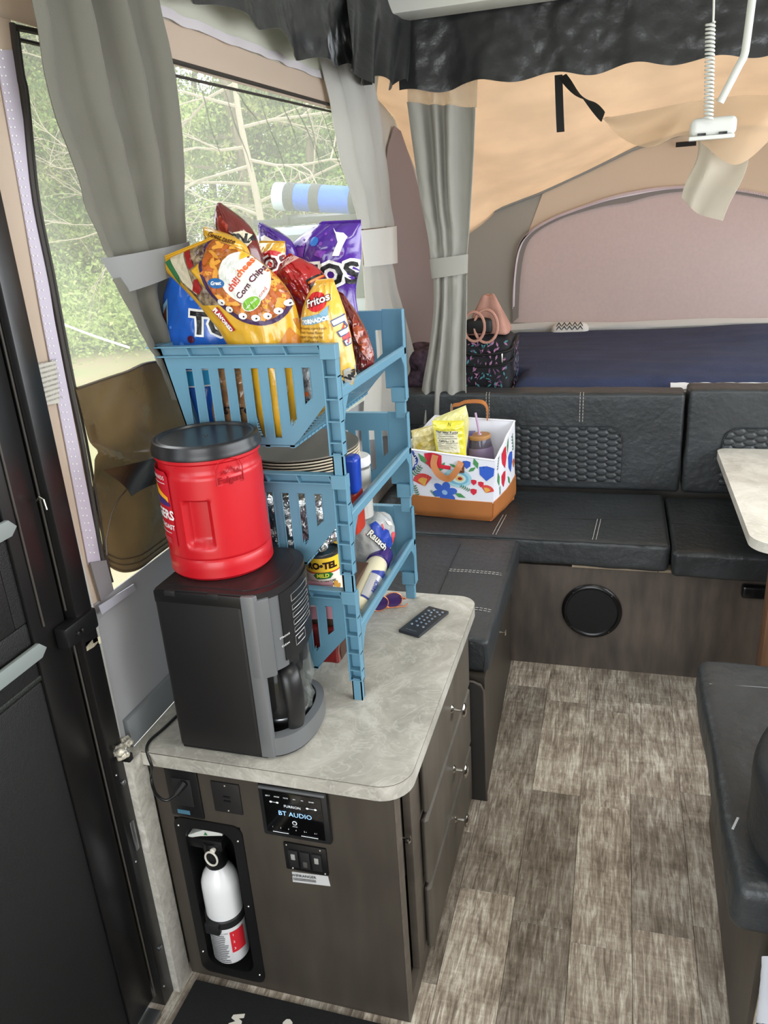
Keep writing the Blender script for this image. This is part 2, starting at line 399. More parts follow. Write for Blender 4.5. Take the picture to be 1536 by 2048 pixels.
marb2 = marble('pale_marble_laminate', (200, 195, 184), (176, 170, 160), (224, 220, 210), scale=4)
structure('trim_4', MB().box((-.925, 1.055, 0), (-.892, 1.104, .640), bev=.001), marble('speckled_wall_panel', (172, 168, 158), (146, 142, 133), (196, 192, 184), scale=26))
crum = MB()
def crf(p, n_): return n_*(.010*nz(p.x*60, p.y*60, p.z*60)+.006*nz(p.x*130, p.y*130, p.z*130))
_c = at(243, 1496, x=X+.03); crum.rbox(_c+Vector((-.012, -.022, -.010)), _c+Vector((.012, .022, .010)), .006, (6, 10, 5), crf)
_o = crum.build('torn_seal', mat('crumpled_seal', (120, 122, 122), rough=.3, metal=.3, var=.5, vscale=90, col2=(214, 206, 186)), smooth=False); tag(_o, 'torn crumpled grey and cream seal scrap at the corner of worktop and door frame', 'seal')
# window of the left wall: mesh screen, zipper frame, brown vinyl flap
win = MB(); zx = X+.006
win.tube([(zx, 1.19, 1.936), (zx, 1.6, 1.958), (zx, 2.93, 1.982)], .005, 6); win.tube([zpt(t, 0, zx) for t in np.linspace(.02, .97, 40)], .005, 6); win.tube([zpt(t, 9, zx) for t in np.linspace(.04, .95, 40)], .0028, 6)
for a, b in (((zx, 1.20, 1.920), (zx, 2.93, 1.964)), ((zx, 2.93, .97), (zx, 2.93, 1.97))): win.tube([a, b], .0035, 6)
w1 = structure('window_1', win, mat('dark_zipper', (45, 40, 36), rough=.6))
scr = MB().raw([(X-.002, 1.165, .965), (X-.002, 2.93, .965), (X-.002, 2.93, 1.985), (X-.002, 1.165, 1.955)], [(0, 1, 2, 3)])
sc_m = mat('insect_screen', (222, 226, 210), rough=.9, alpha=.30, trans=.5)
s1 = scr.build('screen', sc_m, w1, smooth=False)
# long soft creases in the clear outer vinyl seen as dark strands
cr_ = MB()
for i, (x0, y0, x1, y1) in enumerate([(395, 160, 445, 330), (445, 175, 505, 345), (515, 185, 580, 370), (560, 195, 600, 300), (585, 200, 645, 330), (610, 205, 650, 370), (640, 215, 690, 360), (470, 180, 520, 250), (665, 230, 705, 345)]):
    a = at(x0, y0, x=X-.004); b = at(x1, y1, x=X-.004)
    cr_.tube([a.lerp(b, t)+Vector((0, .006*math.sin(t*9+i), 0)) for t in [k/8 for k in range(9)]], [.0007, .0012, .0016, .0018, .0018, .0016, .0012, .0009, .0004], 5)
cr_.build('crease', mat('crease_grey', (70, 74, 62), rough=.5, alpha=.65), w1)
# brown clear vinyl flap, sagging
vf = MB(); P0 = [at(150, 775, x=X+.012), at(235, 745, x=X+.012), at(310, 722, x=X+.015), at(392, 725, x=X+.012)]
P1 = [at(215, 1120, x=X+.01), at(245, 1145, x=X+.012), at(300, 1120, x=X+.012), at(392, 1060, x=X+.01)]
def flap(u, v):
    a = crom(P0, u); b = crom(P1, u); p = a.lerp(b, v); p.x += .012*nz(u*3+2, v*4, 1)+.008*math.sin(6*u+5*v)+.012*math.exp(-((v-.35-.25*u)/.03)**2)
    return p
vf.sheet(flap, 40, 50, .0015)
vm_ = mat('brown_clear_vinyl', (104, 84, 54), rough=.12, alpha=.86, trans=.15, var=.25, vscale=6, coord='Object')
fp = vf.build('vinyl_flap', vm_, w1); fp['label'] = 'brown tinted clear vinyl flap hanging loose'
seam = MB()
for dv in (.93, .96, .99): seam.tube([flap(k/30, dv)+Vector((.003, 0, 0)) for k in range(31)], .0013, 5)
seam.tube([flap(k/30, .005)+Vector((.003, 0, 0)) for k in range(31)], .0025, 5)
seam.tube([at(x, y, x=X+.03) for x, y in ((252, 980), (235, 1000), (222, 1030), (212, 1080), (214, 1110))], .0018, 5)
seam.build('flap_seam', mat('seam_brown', (70, 58, 42), rough=.5), fp)
fd = MB(); fd.sheet(lambda u, v: at(205, 940, x=X+.05).lerp(at(345, 905, x=X+.05), u).lerp(at(262, 992, x=X+.03).lerp(at(345, 955, x=X+.03), u), v)+Vector((.01*math.sin(3*v+4*u), 0, 0)), 14, 8, .002)
fd.build('flap_fold', mat('brown_vinyl_fold', (52, 42, 32), rough=.25), fp)
zl = MB()
for k in range(60):
    t = k/59; a = at(92+(215-92)*0, 0, x=X) if 0 else None
# stitched white velcro strips with dots
dots = MB(); strip = MB()
def lp(p, q, t): return (p[0]+(q[0]-p[0])*t, p[1]+(q[1]-p[1])*t)
def linept(t, o=0):
    x, y = lp(lp((-6+o, 100), (88+o, 640), t/.5), lp((88+o, 640), (180+o, 1105), (t-.5)/.5), 0 if t < .5 else 1); return at(x, y, x=X+.006)
strip.sheet(lambda u, v: at(*( (lambda a, b: (a[0]+(b[0]-a[0])*u, a[1]))(lp((-10, 100), (84, 640), v/.5) if v < .5 else lp((84, 640), (176, 1130), (v-.5)/.5), lp((24, 100), (108, 640), v/.5) if v < .5 else lp((108, 640), (203, 1130), (v-.5)/.5))), x=X+.004), 2, 40, .002)
sp = strip.build('velcro_strip', mat('lilac_tape', (186, 178, 192), rough=.7), w1)
for i in range(64):
    for o in (0, 8):
        dots.lathe([(0.0016, 0), (.0012, .0012), (0, .0014)], linept(i/63, o), 6, (1, 0, 0))
dd = dots.build('stitch_dots', WHITE, sp); dd['kind'] = 'stuff'
fb = MB(); fb.prism([at(178, 1125, x=X+.008), at(210, 1120, x=X+.008), at(225, 1180, x=X+.008), at(200, 1203, x=X+.008)], (.003, 0, 0))
fb.build('zipper_guard', mat('grey_guard', (120, 116, 118), rough=.8), w1)
zp = MB().box(Vector((X+.012, 1.172, 1.262)), Vector((X+.016, 1.186, 1.30)), bev=.002); zp.build('zipper_pull', steel, w1)
# taped grey strip and masking tape piece on the apron
structure('trim_5', MB().prism([at(196, 1212, x=X+.018), at(266, 1168, x=X+.018), at(270, 1180, x=X+.018), at(202, 1229, x=X+.018)], (.002, 0, 0)), mat('grey_tape', (168, 168, 178), rough=.5))
# vertical grey canvas edge strip beside the door
es = MB()
EL = [(-80, 100), (-40, 330), (22, 640), (80, 900), (148, 1200), (168, 1290), (214, 1508)]; ER = [(-60, 100), (-20, 330), (42, 640), (109, 900), (182, 1200), (202, 1290), (244, 1490)]
def edg(u, v):
    a = crom([Vector((x, y, 0)) for x, y in EL], v); b = crom([Vector((x, y, 0)) for x, y in ER], v); q = a.lerp(b, u); return at(q.x, q.y, x=X+.014+.004*math.sin(u*PI))
es.sheet(edg, 4, 50, .004)
e1 = structure('trim_6', es, mat('pale_grey_webbing', (176, 178, 172), rough=.8, bump=.2, bscale=400))
ms = MB().prism([at(168, 1285, x=X+.024), at(197, 1272, x=X+.024), at(200, 1285, x=X+.024), at(171, 1302, x=X+.024)], (.003, 0, 0))
ms.build('cream_tape', mat('cream_tape', (205, 196, 170), rough=.6), e1)
# white warning label with printed lines on the canvas
wlab = MB().prism([at(74, 727, x=X+.008), at(110, 722, x=X+.008), at(118, 806, x=X+.008), at(91, 810, x=X+.008)], (.0015, 0, 0)).build('warning_label', mat('label_paper', (186, 182, 172), rough=.6))
tag(wlab, 'small white printed warning label on the canvas beside the door frame', 'label')
q = planeS(at(94, 766, x=X+.0105), (0, -1, 0.0), (0, 0, 1)); q2 = lambda x, y, f: q(-x, y, -f)
its = [T('TO PREVENT SUFFOCATION', .0052, (0, .034)), T('KEEP VENTS OPEN DURING USE', .0042, (0, .026)), T('DO NOT OPERATE STOVES', .0046, (0, .018)), T('KEEP FLAMES AND HEAT SOURCES', .0042, (0, .010)), T('AWAY FROM TENT FABRIC', .0048, (0, .002)), T('FABRIC MEETS FLAMMABILITY', .0042, (0, -.006)), T('REQUIREMENTS OF CPAI-84', .0046, (0, -.014)), T('IT WILL BURN IF LEFT IN', .0042, (0, -.022)), T('CONTACT WITH ANY FLAME', .0042, (0, -.030))]
decal(its, q2, 'printed_lines', ink('grey', (90, 88, 84)), wlab, step=0)

# back wall of the camper box under the bed, bed end tent
structure('wall_back', MB().box((-.98, 3.26, 0), (1.6, 3.32, .90)), mat('box_wall', (120, 116, 110), rough=.6))
YB = 4.8
arch = [(-.98, 1.46), (-.93, 1.52), (-.844, 1.585), (-.65, 1.655), (-.455, 1.71), (-.2, 1.805), (.048, 1.90), (.3, 1.955), (.6, 1.96), (.9, 1.90), (1.2, 1.75), (1.5, 1.5)]
def archz(x):
    for (a, b), (c, d) in zip(arch[:-1], arch[1:]):
        if a <= x <= c: return b+(d-b)*(x-a)/(c-a)
    return arch[0][1] if x < arch[0][0] else arch[-1][1]
bw = MB(); bw.sheet(lambda u, v: (-.98+2.48*u, YB+.01*nz(u*9, v*4), .90+(archz(-.98+2.48*u)-.90)*v), 60, 14, .003)
greyside = mat('taupe_grey_canvas', (166, 162, 154), rough=.85, trans=.2)
tw = structure('wall_tent_end', bw, greyside)
# beige middle panel with the mauve window
def pp(lst, y): return [at(a, b, y=y) for a, b in lst]
beige = MB(); bx = [(1055, 470), (1085, 388), (1130, 362), (1200, 330), (1272, 297), (1330, 275), (1400, 262), (1536, 262), (1640, 280), (1640, 660), (1050, 660)]
P_ = pp(bx, YB-.012); beige.prism(P_, (0, .004, 0)); beige.build('beige_panel', mat('beige_tent_panel', (240, 224, 204), rough=.85, trans=.45), tw)
wx = [(1025, 645), (1027, 560), (1036, 500), (1056, 468), (1100, 440), (1150, 420), (1220, 396), (1290, 381), (1360, 374), (1440, 376), (1536, 391), (1640, 420), (1700, 470), (1700, 660)]
def band(lst, y, dx0, t, m, name, par):
    P = pp(lst, y); mb = MB()
    C = sum(P, Vector())/len(P)
    P2 = [p+(C-p).normalized()*dx0 for p in P]; n = len(P)
    vs = P+P2; fs = [(i, i+1, n+i+1, n+i) for i in range(n-1)]
    vs2 = [v+Vector((0, -t, 0)) for v in vs]; k = len(vs)
    mb.raw(vs+vs2, fs+[tuple(j+k for j in f[::-1]) for f in fs]+[(i+1, i, k+i, k+i+1) for i in range(n-1)]+[(n+i, n+i+1, k+n+i+1, k+n+i) for i in range(n-1)])
    return mb.build(name, m, par)
wxs = []
for i in range(60):
    v = crom([Vector((a, b, 0)) for a, b in wx[:-1]], i/59); wxs.append((v.x, v.y))
mw = MB(); mw.prism(pp(wxs+[(1700, 660)], YB-.022), (0, .006, 0)); mwo = mw.build('window_cover', mauve, tw); mwo['label'] = 'mauve pink fabric window cover'
band(wxs, YB-.03, .045, .003, mat('grey_zip_flap', (128, 120, 116), rough=.7), 'zipper_flap', tw)
zo = band(wxs[2:], YB-.036, .014, .004, mat('white_zipper', (225, 216, 220), rough=.6), 'white_zipper', tw)
zt_ = MB()
Pz = pp(wxs[2:], YB-.043)
for i in range(len(Pz)-1):
    for k in range(6):
        p = Pz[i].lerp(Pz[i+1], k/6); zt_.box(p-Vector((.003, .001, .007)), p+Vector((.002, .001, .007)))
z2 = zt_.build('zipper_teeth', mat('zip_teeth', (196, 176, 180), rough=.6), zo, smooth=False); z2['kind'] = 'stuff'
sk = MB(); sk.sheet(lambda u, v: (-.62+2.1*u, YB-.05-.02*math.sin(v*PI)+.012*nz(u*8, v*2), .93+.055*v+.01*nz(u*5, 1)), 40, 5, .004)
structure('trim_7', sk, mat('pale_skirt_canvas', (190, 188, 184), rough=.8))
# side wall of the bed end with its window, and the sloping roof canvas
XS = -1.0
sw_ = MB()
def sidez(y): return float(np.interp(y, [3.2, 3.74, 4.03, 4.4, YB], [2.14, 2.035, 1.87, 1.66, 1.46]))
sw_.sheet(lambda u, v: (XS+.01*nz(u*4, v*4), 3.2+(YB-3.2)*u, .9+(sidez(3.2+(YB-3.2)*u)-.9)*v), 30, 20, .003)
sdw = structure('wall_tent_side', sw_, mat('light_grey_canvas', (188, 184, 176), rough=.85, trans=.25))
sp2 = MB()
cur = [(770, 330), (775, 292), (787, 252), (800, 262), (825, 335), (850, 430), (870, 560), (870, 760), (790, 800), (772, 600)]
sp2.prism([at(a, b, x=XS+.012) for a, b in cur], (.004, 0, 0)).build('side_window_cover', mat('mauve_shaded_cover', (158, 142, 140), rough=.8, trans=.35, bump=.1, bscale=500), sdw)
rf = MB()
def roof(u, v):
    x = -1.0+2.5*u; zf = 2.16 if x > -.9 else 2.16; p0 = Vector((x, 3.12, zf)); z1 = archz(min(max(x, -.98), 1.5)); p1 = Vector((x, YB, z1))
    p = p0.lerp(p1, v); p = p if u > .12 else Vector((p.x, p.y, p.z+(sidez(max(3.2, p.y))-p.z)*(1-u/.12))); p.z += -.05*math.sin(v*PI)*(1-.3*u)*min(1, u*6)+.010*nz(u*6+v*4, v*9-u*4, 3)+.02*nz(u*2, v*2, 8); return p
rf.sheet(roof, 60, 40, .003)
structure('ceiling_tent', rf, canvasT)
rs = MB(); rs.tube([Vector((x, YB-.02, archz(x)-.008)) for x in np.linspace(-.97, 1.49, 60)], .009, 8)
structure('trim_8', rs, mat('seam_grey', (138, 138, 134), rough=.8))
# right wall and rear wall (out of view, windows left open to the daylight)
structure('wall_right', MB().box((1.5, -1.0, 0), (1.56, 3.3, .95)).box((1.5, -1.0, 2.1), (1.56, 3.3, 2.37)).box((1.5, -1.0, .95), (1.56, -.3, 2.1)).box((1.5, 3.0, .95), (1.56, 3.3, 2.1)), canvasB)
structure('wall_rear', MB().box((.55, -1.08, 0), (1.5, -1.0, 2.37)).box((-1.0, -1.08, 2.1), (.55, -1.0, 2.37)), woodD)
structure('wall_near', MB().box((-1.0, -1.0, .0), (-.96, -.1, 2.3)), canvasB)
# ------------------------------------------------------------ black entry door, folded open at the left
dp = mat('black_door_skin', (26, 26, 26), rough=.45, bump=.25, bscale=500)
da = mat('black_aluminium', (20, 19, 19), rough=.3, bump=.03, bscale=30)
fr = MB().box((-.96, 1.018, 0), (-.908, 1.062, 2.2), bev=.003)
frs = MB().box((-.912, 1.060, 0), (-.893, 1.068, .66), bev=.001)
df = structure('trim_10', fr.box((-.912, 1.056, 0), (-.894, 1.07, .655), bev=.002), da)
door = structure('door_1', MB().box((-.965, .30, .03), (-.935, 1.014, .905), bev=.004).box((-.965, .30, .915), (-.935, 1.014, 1.02), bev=.004).box((-.965, .30, 1.02), (-.935, .50, 2.0), bev=.004).box((-.965, .905, 1.02), (-.935, 1.014, 2.0), bev=.004).box((-.965, .5, 1.02), (-.935, .905, 1.17), bev=.003).box((-.965, .5, 1.75), (-.935, .905, 2.0), bev=.003), dp)
MB().box((-.934, .93, .03), (-.928, 1.010, 2.0), bev=.002).build('door_stile', da, door)
MB().box((-.927, 1.0135, .03), (-.924, 1.0165, .93), bev=.0008).box((-.927, 1.0135, 1.0), (-.924, 1.0165, 1.98), bev=.0008).build('edge_strip', mat('worn_edge', (84, 80, 76), rough=.4, metal=.4), door)
MB().box((-.927, .955, 1.0), (-.924, .958, 1.98), bev=.0008).build('edge_strip', MATS['worn_edge'], door)
for z0, z1, nm in ((.955, .985, 'lower'), (1.18, 1.21, 'upper')):
    MB().prism([(-.926, .55, z0), (-.926, .93, z0), (-.926, .945, z0+.012), (-.926, .93, z1-.002), (-.926, .55, z1-.002)], (.008, 0, 0), bev=.002).build('grip_strip', mat('grey_grip', (128, 136, 134), rough=.45), door)
MB().box((-.926, .975, .945), (-.900, 1.062, .985), bev=.005).lathe([(.004, 0), (.004, .006), (.002, .008)], (-.901, 1.0, .965), 10, (1, 0, 0)).lathe([(.004, 0), (.004, .006), (.002, .008)], (-.901, 1.012, .965), 10, (1, 0, 0)).build('corner_bracket', black, door)
MB().tube([(-.92, 1.0, 1.215), (-.912, 1.0, 1.222), (-.905, 1.0, 1.218), (-.903, 1.0, 1.20)], .002, 6).build('hook', chrome, door)
MB().box((-.925, 1.034, .43), (-.905, 1.046, .505), bev=.004).build('strike_plate', steel, df)
for z in (.60, .15):
    s_ = MB().lathe([(.006, 0), (.006, .002), (.003, .004), (0, .004)], (-.908, 1.042, z), 12, (1, 0, 0)).build('screw', steel, df)
for z in (.63, .41, .05):
    MB().lathe([(.0025, 0), (.0015, .002), (0, .002)], (-.908, 1.028, z), 8, (1, 0, 0)).build('rivet', steel, df)
structure('trim_11', MB().box((-.97, .3, -.005), (-.905, 1.0, .012), bev=.003), steel)

# ------------------------------------------------------------ galley cabinet
CX0, CX1, CY0, CY1, CZ = -.892, -.365, 1.110, 1.80, .603
cab = thing('galley_cabinet', 'dark brown wood cabinet under the grey marble worktop with three drawers', 'cabinet', (-.63, 1.45, 0))
cb = MB()
cb.box((CX0, CY0, 0), (-.857, CY0+.012, CZ)).box((-.703, CY0, 0), (CX1-.001, CY0+.012, CZ)).box((-.857, CY0, .465), (-.703, CY0+.012, CZ)).box((-.857, CY0, 0), (-.703, CY0+.012, .035))
cb.build('front_panel', woodD, cab, smooth=False)
MB().box((CX0, CY1-.012, 0), (CX1-.02, CY1, CZ)).box((CX0, CY0+.012, 0), (CX0+.01, CY1-.012, CZ)).box((CX0+.01, CY0+.012, .0), (CX1-.03, CY1-.012, .01)).build('body', woodD, cab, smooth=False)
fs_ = MB().box((CX1-.001, CY0, 0), (CX1+.003, CY0+.028, CZ), bev=.001).box((CX1-.014, 1.205, .045), (CX1+.003, 1.25, CZ), bev=.001).box((CX1-.014, CY0+.028, 0), (CX1+.003, CY1, .045), bev=.001).box((CX1-.014, 1.25, .045), (CX1, CY1, CZ), bev=.001)
fs_.build('face_frame', woodmat('cabinet_frame_wood', (78, 71, 63), (98, 90, 81)), cab, smooth=False)
MB().box((CX1-.05, CY0+.028, .045), (CX1-.045, 1.205, CZ)).build('recess_back', mat('recess_dark', (34, 30, 27), rough=.8), cab, smooth=False)
bp_ = MB().box((CX1-.018, 1.150, .33), (CX1-.012, 1.192, .56), bev=.002).build('latch_plate', black, cab)
MB().lathe([(.004, 0), (.004, .012), (.008, .014), (.008, .020), (.004, .023), (0, .023)], (CX1-.012, 1.168, .45), 14, (1, 0, 0)).build('latch_knob', chrome, bp_)
for z in (.52, .38): MB().lathe([(.003, 0), (.0015, .002), (0, .002)], (CX1-.012, 1.175, z), 8, (1, 0, 0)).build('screw', chrome, bp_)
dw = woodmat('drawer_front_wood', (74, 68, 60), (94, 88, 79), stretch=(2, 8, 2))
for (y0, z0, z1), kz in zip(((1.285, .412, .598), (1.275, .222, .404), (1.272, .028, .214)), (.495, .315, .158)):
    d = MB(); d.box((CX1+.003, y0, z0), (CX1+.018, 1.792, z1), bev=.006, seg=1); dd_ = d.build('drawer', dw, cab, smooth=False)
    MB().lathe([(.011, 0), (.008, .003), (.0042, .006), (.0040, .022), (.010, .025), (.0165, .027), (.0180, .030), (.015, .034), (.007, .0365), (0, .037)], (CX1+.018, 1.556, kz), 20, (1, 0, 0)).build('knob', chrome, dd_)

# worktop: rounded front right and back right corners
def rounded(x0, y0, x1, y1, rr, z, n=10):
    """rr: radii at (x0,y0),(x1,y0),(x1,y1),(x0,y1)"""
    out = []
    for (cx_, cy_, a0), r in zip(((x0, y0, PI), (x1, y0, 1.5*PI), (x1, y1, 0), (x0, y1, .5*PI)), rr):
        sx = 1 if cx_ == x0 else -1; sy = 1 if cy_ == y0 else -1
        if r < 1e-4: out.append((cx_, cy_, z)); continue
        for k in range(n+1): a = a0+k/n*PI/2; out.append((cx_+sx*r+r*math.cos(a), cy_+sy*r+r*math.sin(a), z))
    return out
wt = thing('worktop', 'grey marbled laminate worktop with rounded corners on the cabinet', 'worktop', (-.63, 1.5, .603))
MB().prism(rounded(-.915, 1.092, -.335, 1.872, (0, .062, .05, 0), .606), (0, 0, .034), bev=.0015, seg=1).build('top', marb, wt, smooth=False)
MB().prism(rounded(-.915, 1.0915, -.3345, 1.8725, (0, .0625, .0505, 0), .6385), (0, 0, .0012)).build('edge_line', mat('laminate_edge_line', (96, 90, 82), rough=.5), wt, smooth=False)
MB().prism(rounded(-.914, 1.093, -.336, 1.871, (0, .061, .049, 0), .6392), (0, 0, .0012)).build('top_surface', marb, wt, smooth=False)

# things set in the cabinet front
FY = CY0
def fx(px, py): return at(px, py, y=FY)
def plate(name, x0, z0, x1, z1, t, m, bev=.004, parent=None):
    return MB().box((x0, FY-t, z0), (x1, FY+.001, z1), bev=bev).build(name, m, parent)
S_front = planeS((0, FY-.001, 0), (1, 0, 0), (0, 0, 1))
o1 = thing('power_outlet', 'black power outlet plate at top left of cabinet front with cord plugged in', 'outlet', (-.818, FY, .476))
plate('faceplate', -.857, .474, -.781, .598, .005, black, parent=o1); plate('socket', -.842, .505, -.797, .575, .008, blackm, .003, o1)
ob = MB().box((-.841, FY-.0062, .482), (-.812, FY-.005, .492)).build('blue_label', mat('blue_label', (70, 110, 130), rough=.4), o1)
o2 = thing('usb_outlet', 'small square black socket plate between the outlet and the radio', 'socket', (-.721, FY, .502))
plate('faceplate', -.753, .502, -.689, .578, .004, mat('socket_black', (34, 33, 33), rough=.4), .006, o2)
MB().box((-.727, FY-.006, .543), (-.712, FY-.004, .5465)).box((-.727, FY-.006, .532), (-.712, FY-.004, .5355)).build('port', black, o2)
for z in (.571, .508): MB().lathe([(.0025, 0), (.0012, .0015), (0, .0015)], (-.721, FY-.004, z), 8, (0, -1, 0)).build('screw', chrome, o2)
rd = thing('car_stereo', 'black radio in the cabinet front with blue lit display', 'radio', (-.567, FY, .472))
plate('bezel', -.643, .471, -.497, .598, .012, mat('radio_bezel', (30, 30, 31), rough=.35), .006, rd)
MB().box((-.640, FY-.015, .589), (-.500, FY-.008, .595), bev=.0025).build('trim_bar', mat('radio_trim', (92, 94, 96), rough=.3), rd)
scn = plate('screen', -.633, .482, -.508, .586, .0135, mat('glossy_black', (6, 6, 7), rough=.08), .002, rd)
SR = planeS((-.5705, FY-.0137, .534), (1, 0, 0), (0, 0, 1))
decal([T('BT AUDIO', .0155, (.004, .002), bold=-.0001)], SR, 'display_text', mat('display_glow', (150, 195, 255), emit=1.0), scn, step=0)
its = [T('FURRION', .0085, (-.0, .021)), G(ell(.0028, .0022), (-.045, .027)), G(ell(.0028, .0022), (-.031, .027)), G(rect(.012, .0008), (-.038, .027)), G(ell(.0028, .0022), (.032, .024)), G(ell(.0028, .0022), (.049, .024)), G(rect(.014, .0008), (.040, .024)),
       G(rect(.034, .0014), (-.012-.02, -.0475)), G(rect(.036, .0014), (.03, -.0475))]
its += [T(s, .004, (x, .041)) for s, x in (('EJECT', -.05), ('MODE', -.031), ('MUTE', -.012), ('AM', .006), ('FM', .023), ('BAND', .042))]
its += [T(s, .0045, (x, -.036)) for s, x in (('1', -.048), ('2', -.031), ('3', -.014), ('4', .002), ('5 +', .022), ('6 +', .044))]
its += [G(ell(.005, .005), (.001, -.018)), T('POWER', .003, (.001, -.027))]
decal(its, SR, 'panel_markings', mat('panel_white', (220, 225, 230), rough=.4, emit=.35), scn, step=0)['kind'] = 'stuff'
decal([G(ell(.0036, .0036)+[], (.001, -.018))], lambda x, y, f: SR(x, y, f+.0005), 'power_ring', BLACKP, scn, step=0)
sw = thing('switch_panel', 'black plate of three rocker switches below the radio', 'switch', (-.561, FY, .381))
plate('faceplate', -.607, .381, -.514, .451, .005, black, .004, sw)
for k, x in enumerate((-.586, -.5605, -.535)):
    r_ = MB().box((x-.0105, FY-.009, .393), (x+.0105, FY-.004, .436), bev=.002).build('rocker', blackm, sw)
    z0 = .420 if k != 1 else .405
    MB().box((x-.0045, FY-.0105, z0-.006), (x+.0045, FY-.008, z0+.008), bev=.001).build('lens', mat('switch_lens', (150, 150, 146), rough=.3) if k != 1 else mat('switch_lens_dim', (74, 72, 68), rough=.3), r_)
for x, z in ((-.6, .445), (-.527, .445), (-.592, .386), (-.521, .386)): MB().lathe([(.0025, 0), (.0012, .0015), (0, .0015)], (x, FY-.005, z), 8, (0, -1, 0)).build('screw', chrome, sw)
stk = MB().prism([fx(584, 1743), fx(656, 1752), fx(661, 1772), fx(586, 1763)], (0, -.0008, 0)).build('sticker', mat('sticker_white', (190, 190, 190), rough=.5)); tag(stk, 'narrow white printed sticker below the rocker switches', 'sticker')
c0 = fx(612, 1755); SS = planeS((c0.x, FY-.001, c0.z), (fx(656, 1762)-fx(586, 1754)), (0, 0, 1))
decal([T('WIFIRANGER', .0095, (-.004, .004), bold=.0001), G(rect(.052, .001), (-.004, -.003)), G(rect(.052, .001), (-.004, -.0055)), G(rect(.052, .001), (-.004, -.008))], SS, 'sticker_text', ink('dark', (60, 60, 62)), stk, step=0)

# recessed extinguisher tray
tray = thing('extinguisher_recess', 'black plastic recess tray in the cabinet front around the fire extinguisher', 'recess tray', (-.78, FY, .02))
def rr2(x0, z0, x1, z1, r, y, n=6):
    return [(p[0], y, p[1]) for p in [(a[0], a[1]) for a in rounded(x0, z0, x1, z1, (r,)*4, 0, n)]]
o_ = rr2(-.858, .020, -.699, .468, .022, FY-.004); i_ = rr2(-.836, .045, -.722, .445, .03, FY-.004); b_ = rr2(-.832, .05, -.726, .44, .03, FY+.075)
n = len(o_); mbt = MB(); o2_ = [(p[0], FY+.001, p[2]) for p in o_]
mbt.raw(o_+i_+b_+o2_, [(i, (i+1) % n, n+(i+1) % n, n+i) for i in range(n)]+[(n+i, n+(i+1) % n, 2*n+(i+1) % n, 2*n+i) for i in range(n)]+[tuple(range(2*n, 3*n))]+[(3*n+i, 3*n+(i+1) % n, (i+1) % n, i) for i in range(n)])
mbt.build('tray', mat('tray_black', (17, 17, 18), rough=.4), tray)
for x, z in ((-.848, .445), (-.711, .43), (-.711, .25), (-.711, .045), (-.848, .08)):
    MB().lathe([(.003, 0), (.0015, .0015), (0, .0015)], (x, FY-.004, z), 8, (0, -1, 0)).build('screw', chrome, tray)
ex = thing('fire_extinguisher', 'white fire extinguisher with black nozzle head in the recess', 'fire extinguisher', (-.785, 1.125, .075))
EXC = Vector((-.785, 1.128, 0)); R_ = .041
whp = mat('extinguisher_white', (226, 226, 226), rough=.25, coat=.4)
tilt = Vector((0, .02, 1)).normalized()
MB().lathe([(.030, 0), (.037, .003), (R_, .010), (R_, .205), (.040, .220), (.034, .238), (.024, .252), (.018, .258), (.018, .268)], EXC+Vector((0, 0, .075)), 40).build('tank', whp, ex)
hd = MB().lathe([(.022, 0), (.024, .004), (.021, .03), (.024, .05), (.022, .068), (0, .069)], EXC+Vector((0, 0, .335)), 20)
hd.box(EXC+Vector((-.052, -.016, .385)), EXC+Vector((.030, .016, .412)), bev=.006)
hd.build('valve_head', black, ex)
lv = MB().prism([EXC+Vector(p) for p in ((-.050, -.014, .405), (-.020, -.014, .420), (.034, -.014, .428), (.034, -.014, .442), (-.010, -.014, .436), (-.050, -.014, .415))], (0, .026, 0), bev=.002).build('lever', mat('lever_label', (205, 208, 200), rough=.5), ex)
decal([T('\u25b2', .010, (0, 0))], planeS(EXC+Vector((-.005, -.0145, .428)), (1, 0, .1), (0, 0, 1)), 'green_mark', ink('green', (40, 120, 60)), lv, step=0)
rg = [EXC+Vector((.006+.014*math.cos(a), -.026, .377-.004+.018*math.sin(a))) for a in [2*PI*k/20 for k in range(20)]]
rp = MB().tube(rg, .0022, 8, closed=True).lathe([(.006, 0), (.006, .006), (.003, .008), (0, .008)], EXC+Vector((.010, -.018, .392)), 14, (0, -1, 0)).build('pull_pin', mat('pin_cream', (205, 200, 190), rough=.35), ex)
MB().lathe([(R_+.001, 0), (R_+.0035, .003), (R_+.0035, .020), (R_+.001, .023)], EXC+Vector((0, 0, .186)), 40).box(EXC+Vector((-.024, -.052, .180)), EXC+Vector((.010, -.040, .208)), bev=.003).build('strap', blackm, ex)
def cylS(c, r, a_mid=-PI/2): return lambda x, y, f: Vector((c[0]+(r+f)*math.cos(a_mid+x/r), c[1]+(r+f)*math.sin(a_mid+x/r), c[2]+y))
SE = cylS((EXC.x, EXC.y, .13), R_, math.radians(-68))
decal([G(rect(.034, .060), (.026, .005+.01))], SE, 'red_label', ink('red', (200, 40, 50)), ex, step=.006)
rr_ = random.Random(3); tl = []
for k in range(15):
    tl.append(G(rect(rr_.uniform(.032, .05), .0026), (-.022+rr_.uniform(-.003, .003), .036-.0055*k)))
tl += [T('TO USE: PULL PIN', .006, (-.018, .043)), ]
decal(tl, SE, 'label_text', ink('greytext', (120, 120, 122)), ex, step=.006)['kind'] = 'stuff'
decal([T('1', .009, (.016, .035)), T('2', .009, (.016, .015)), T('3', .009, (.016, -.004))], lambda x, y, f: SE(x, y, f+.0006), 'label_numbers', WHITE, ex, step=.006)

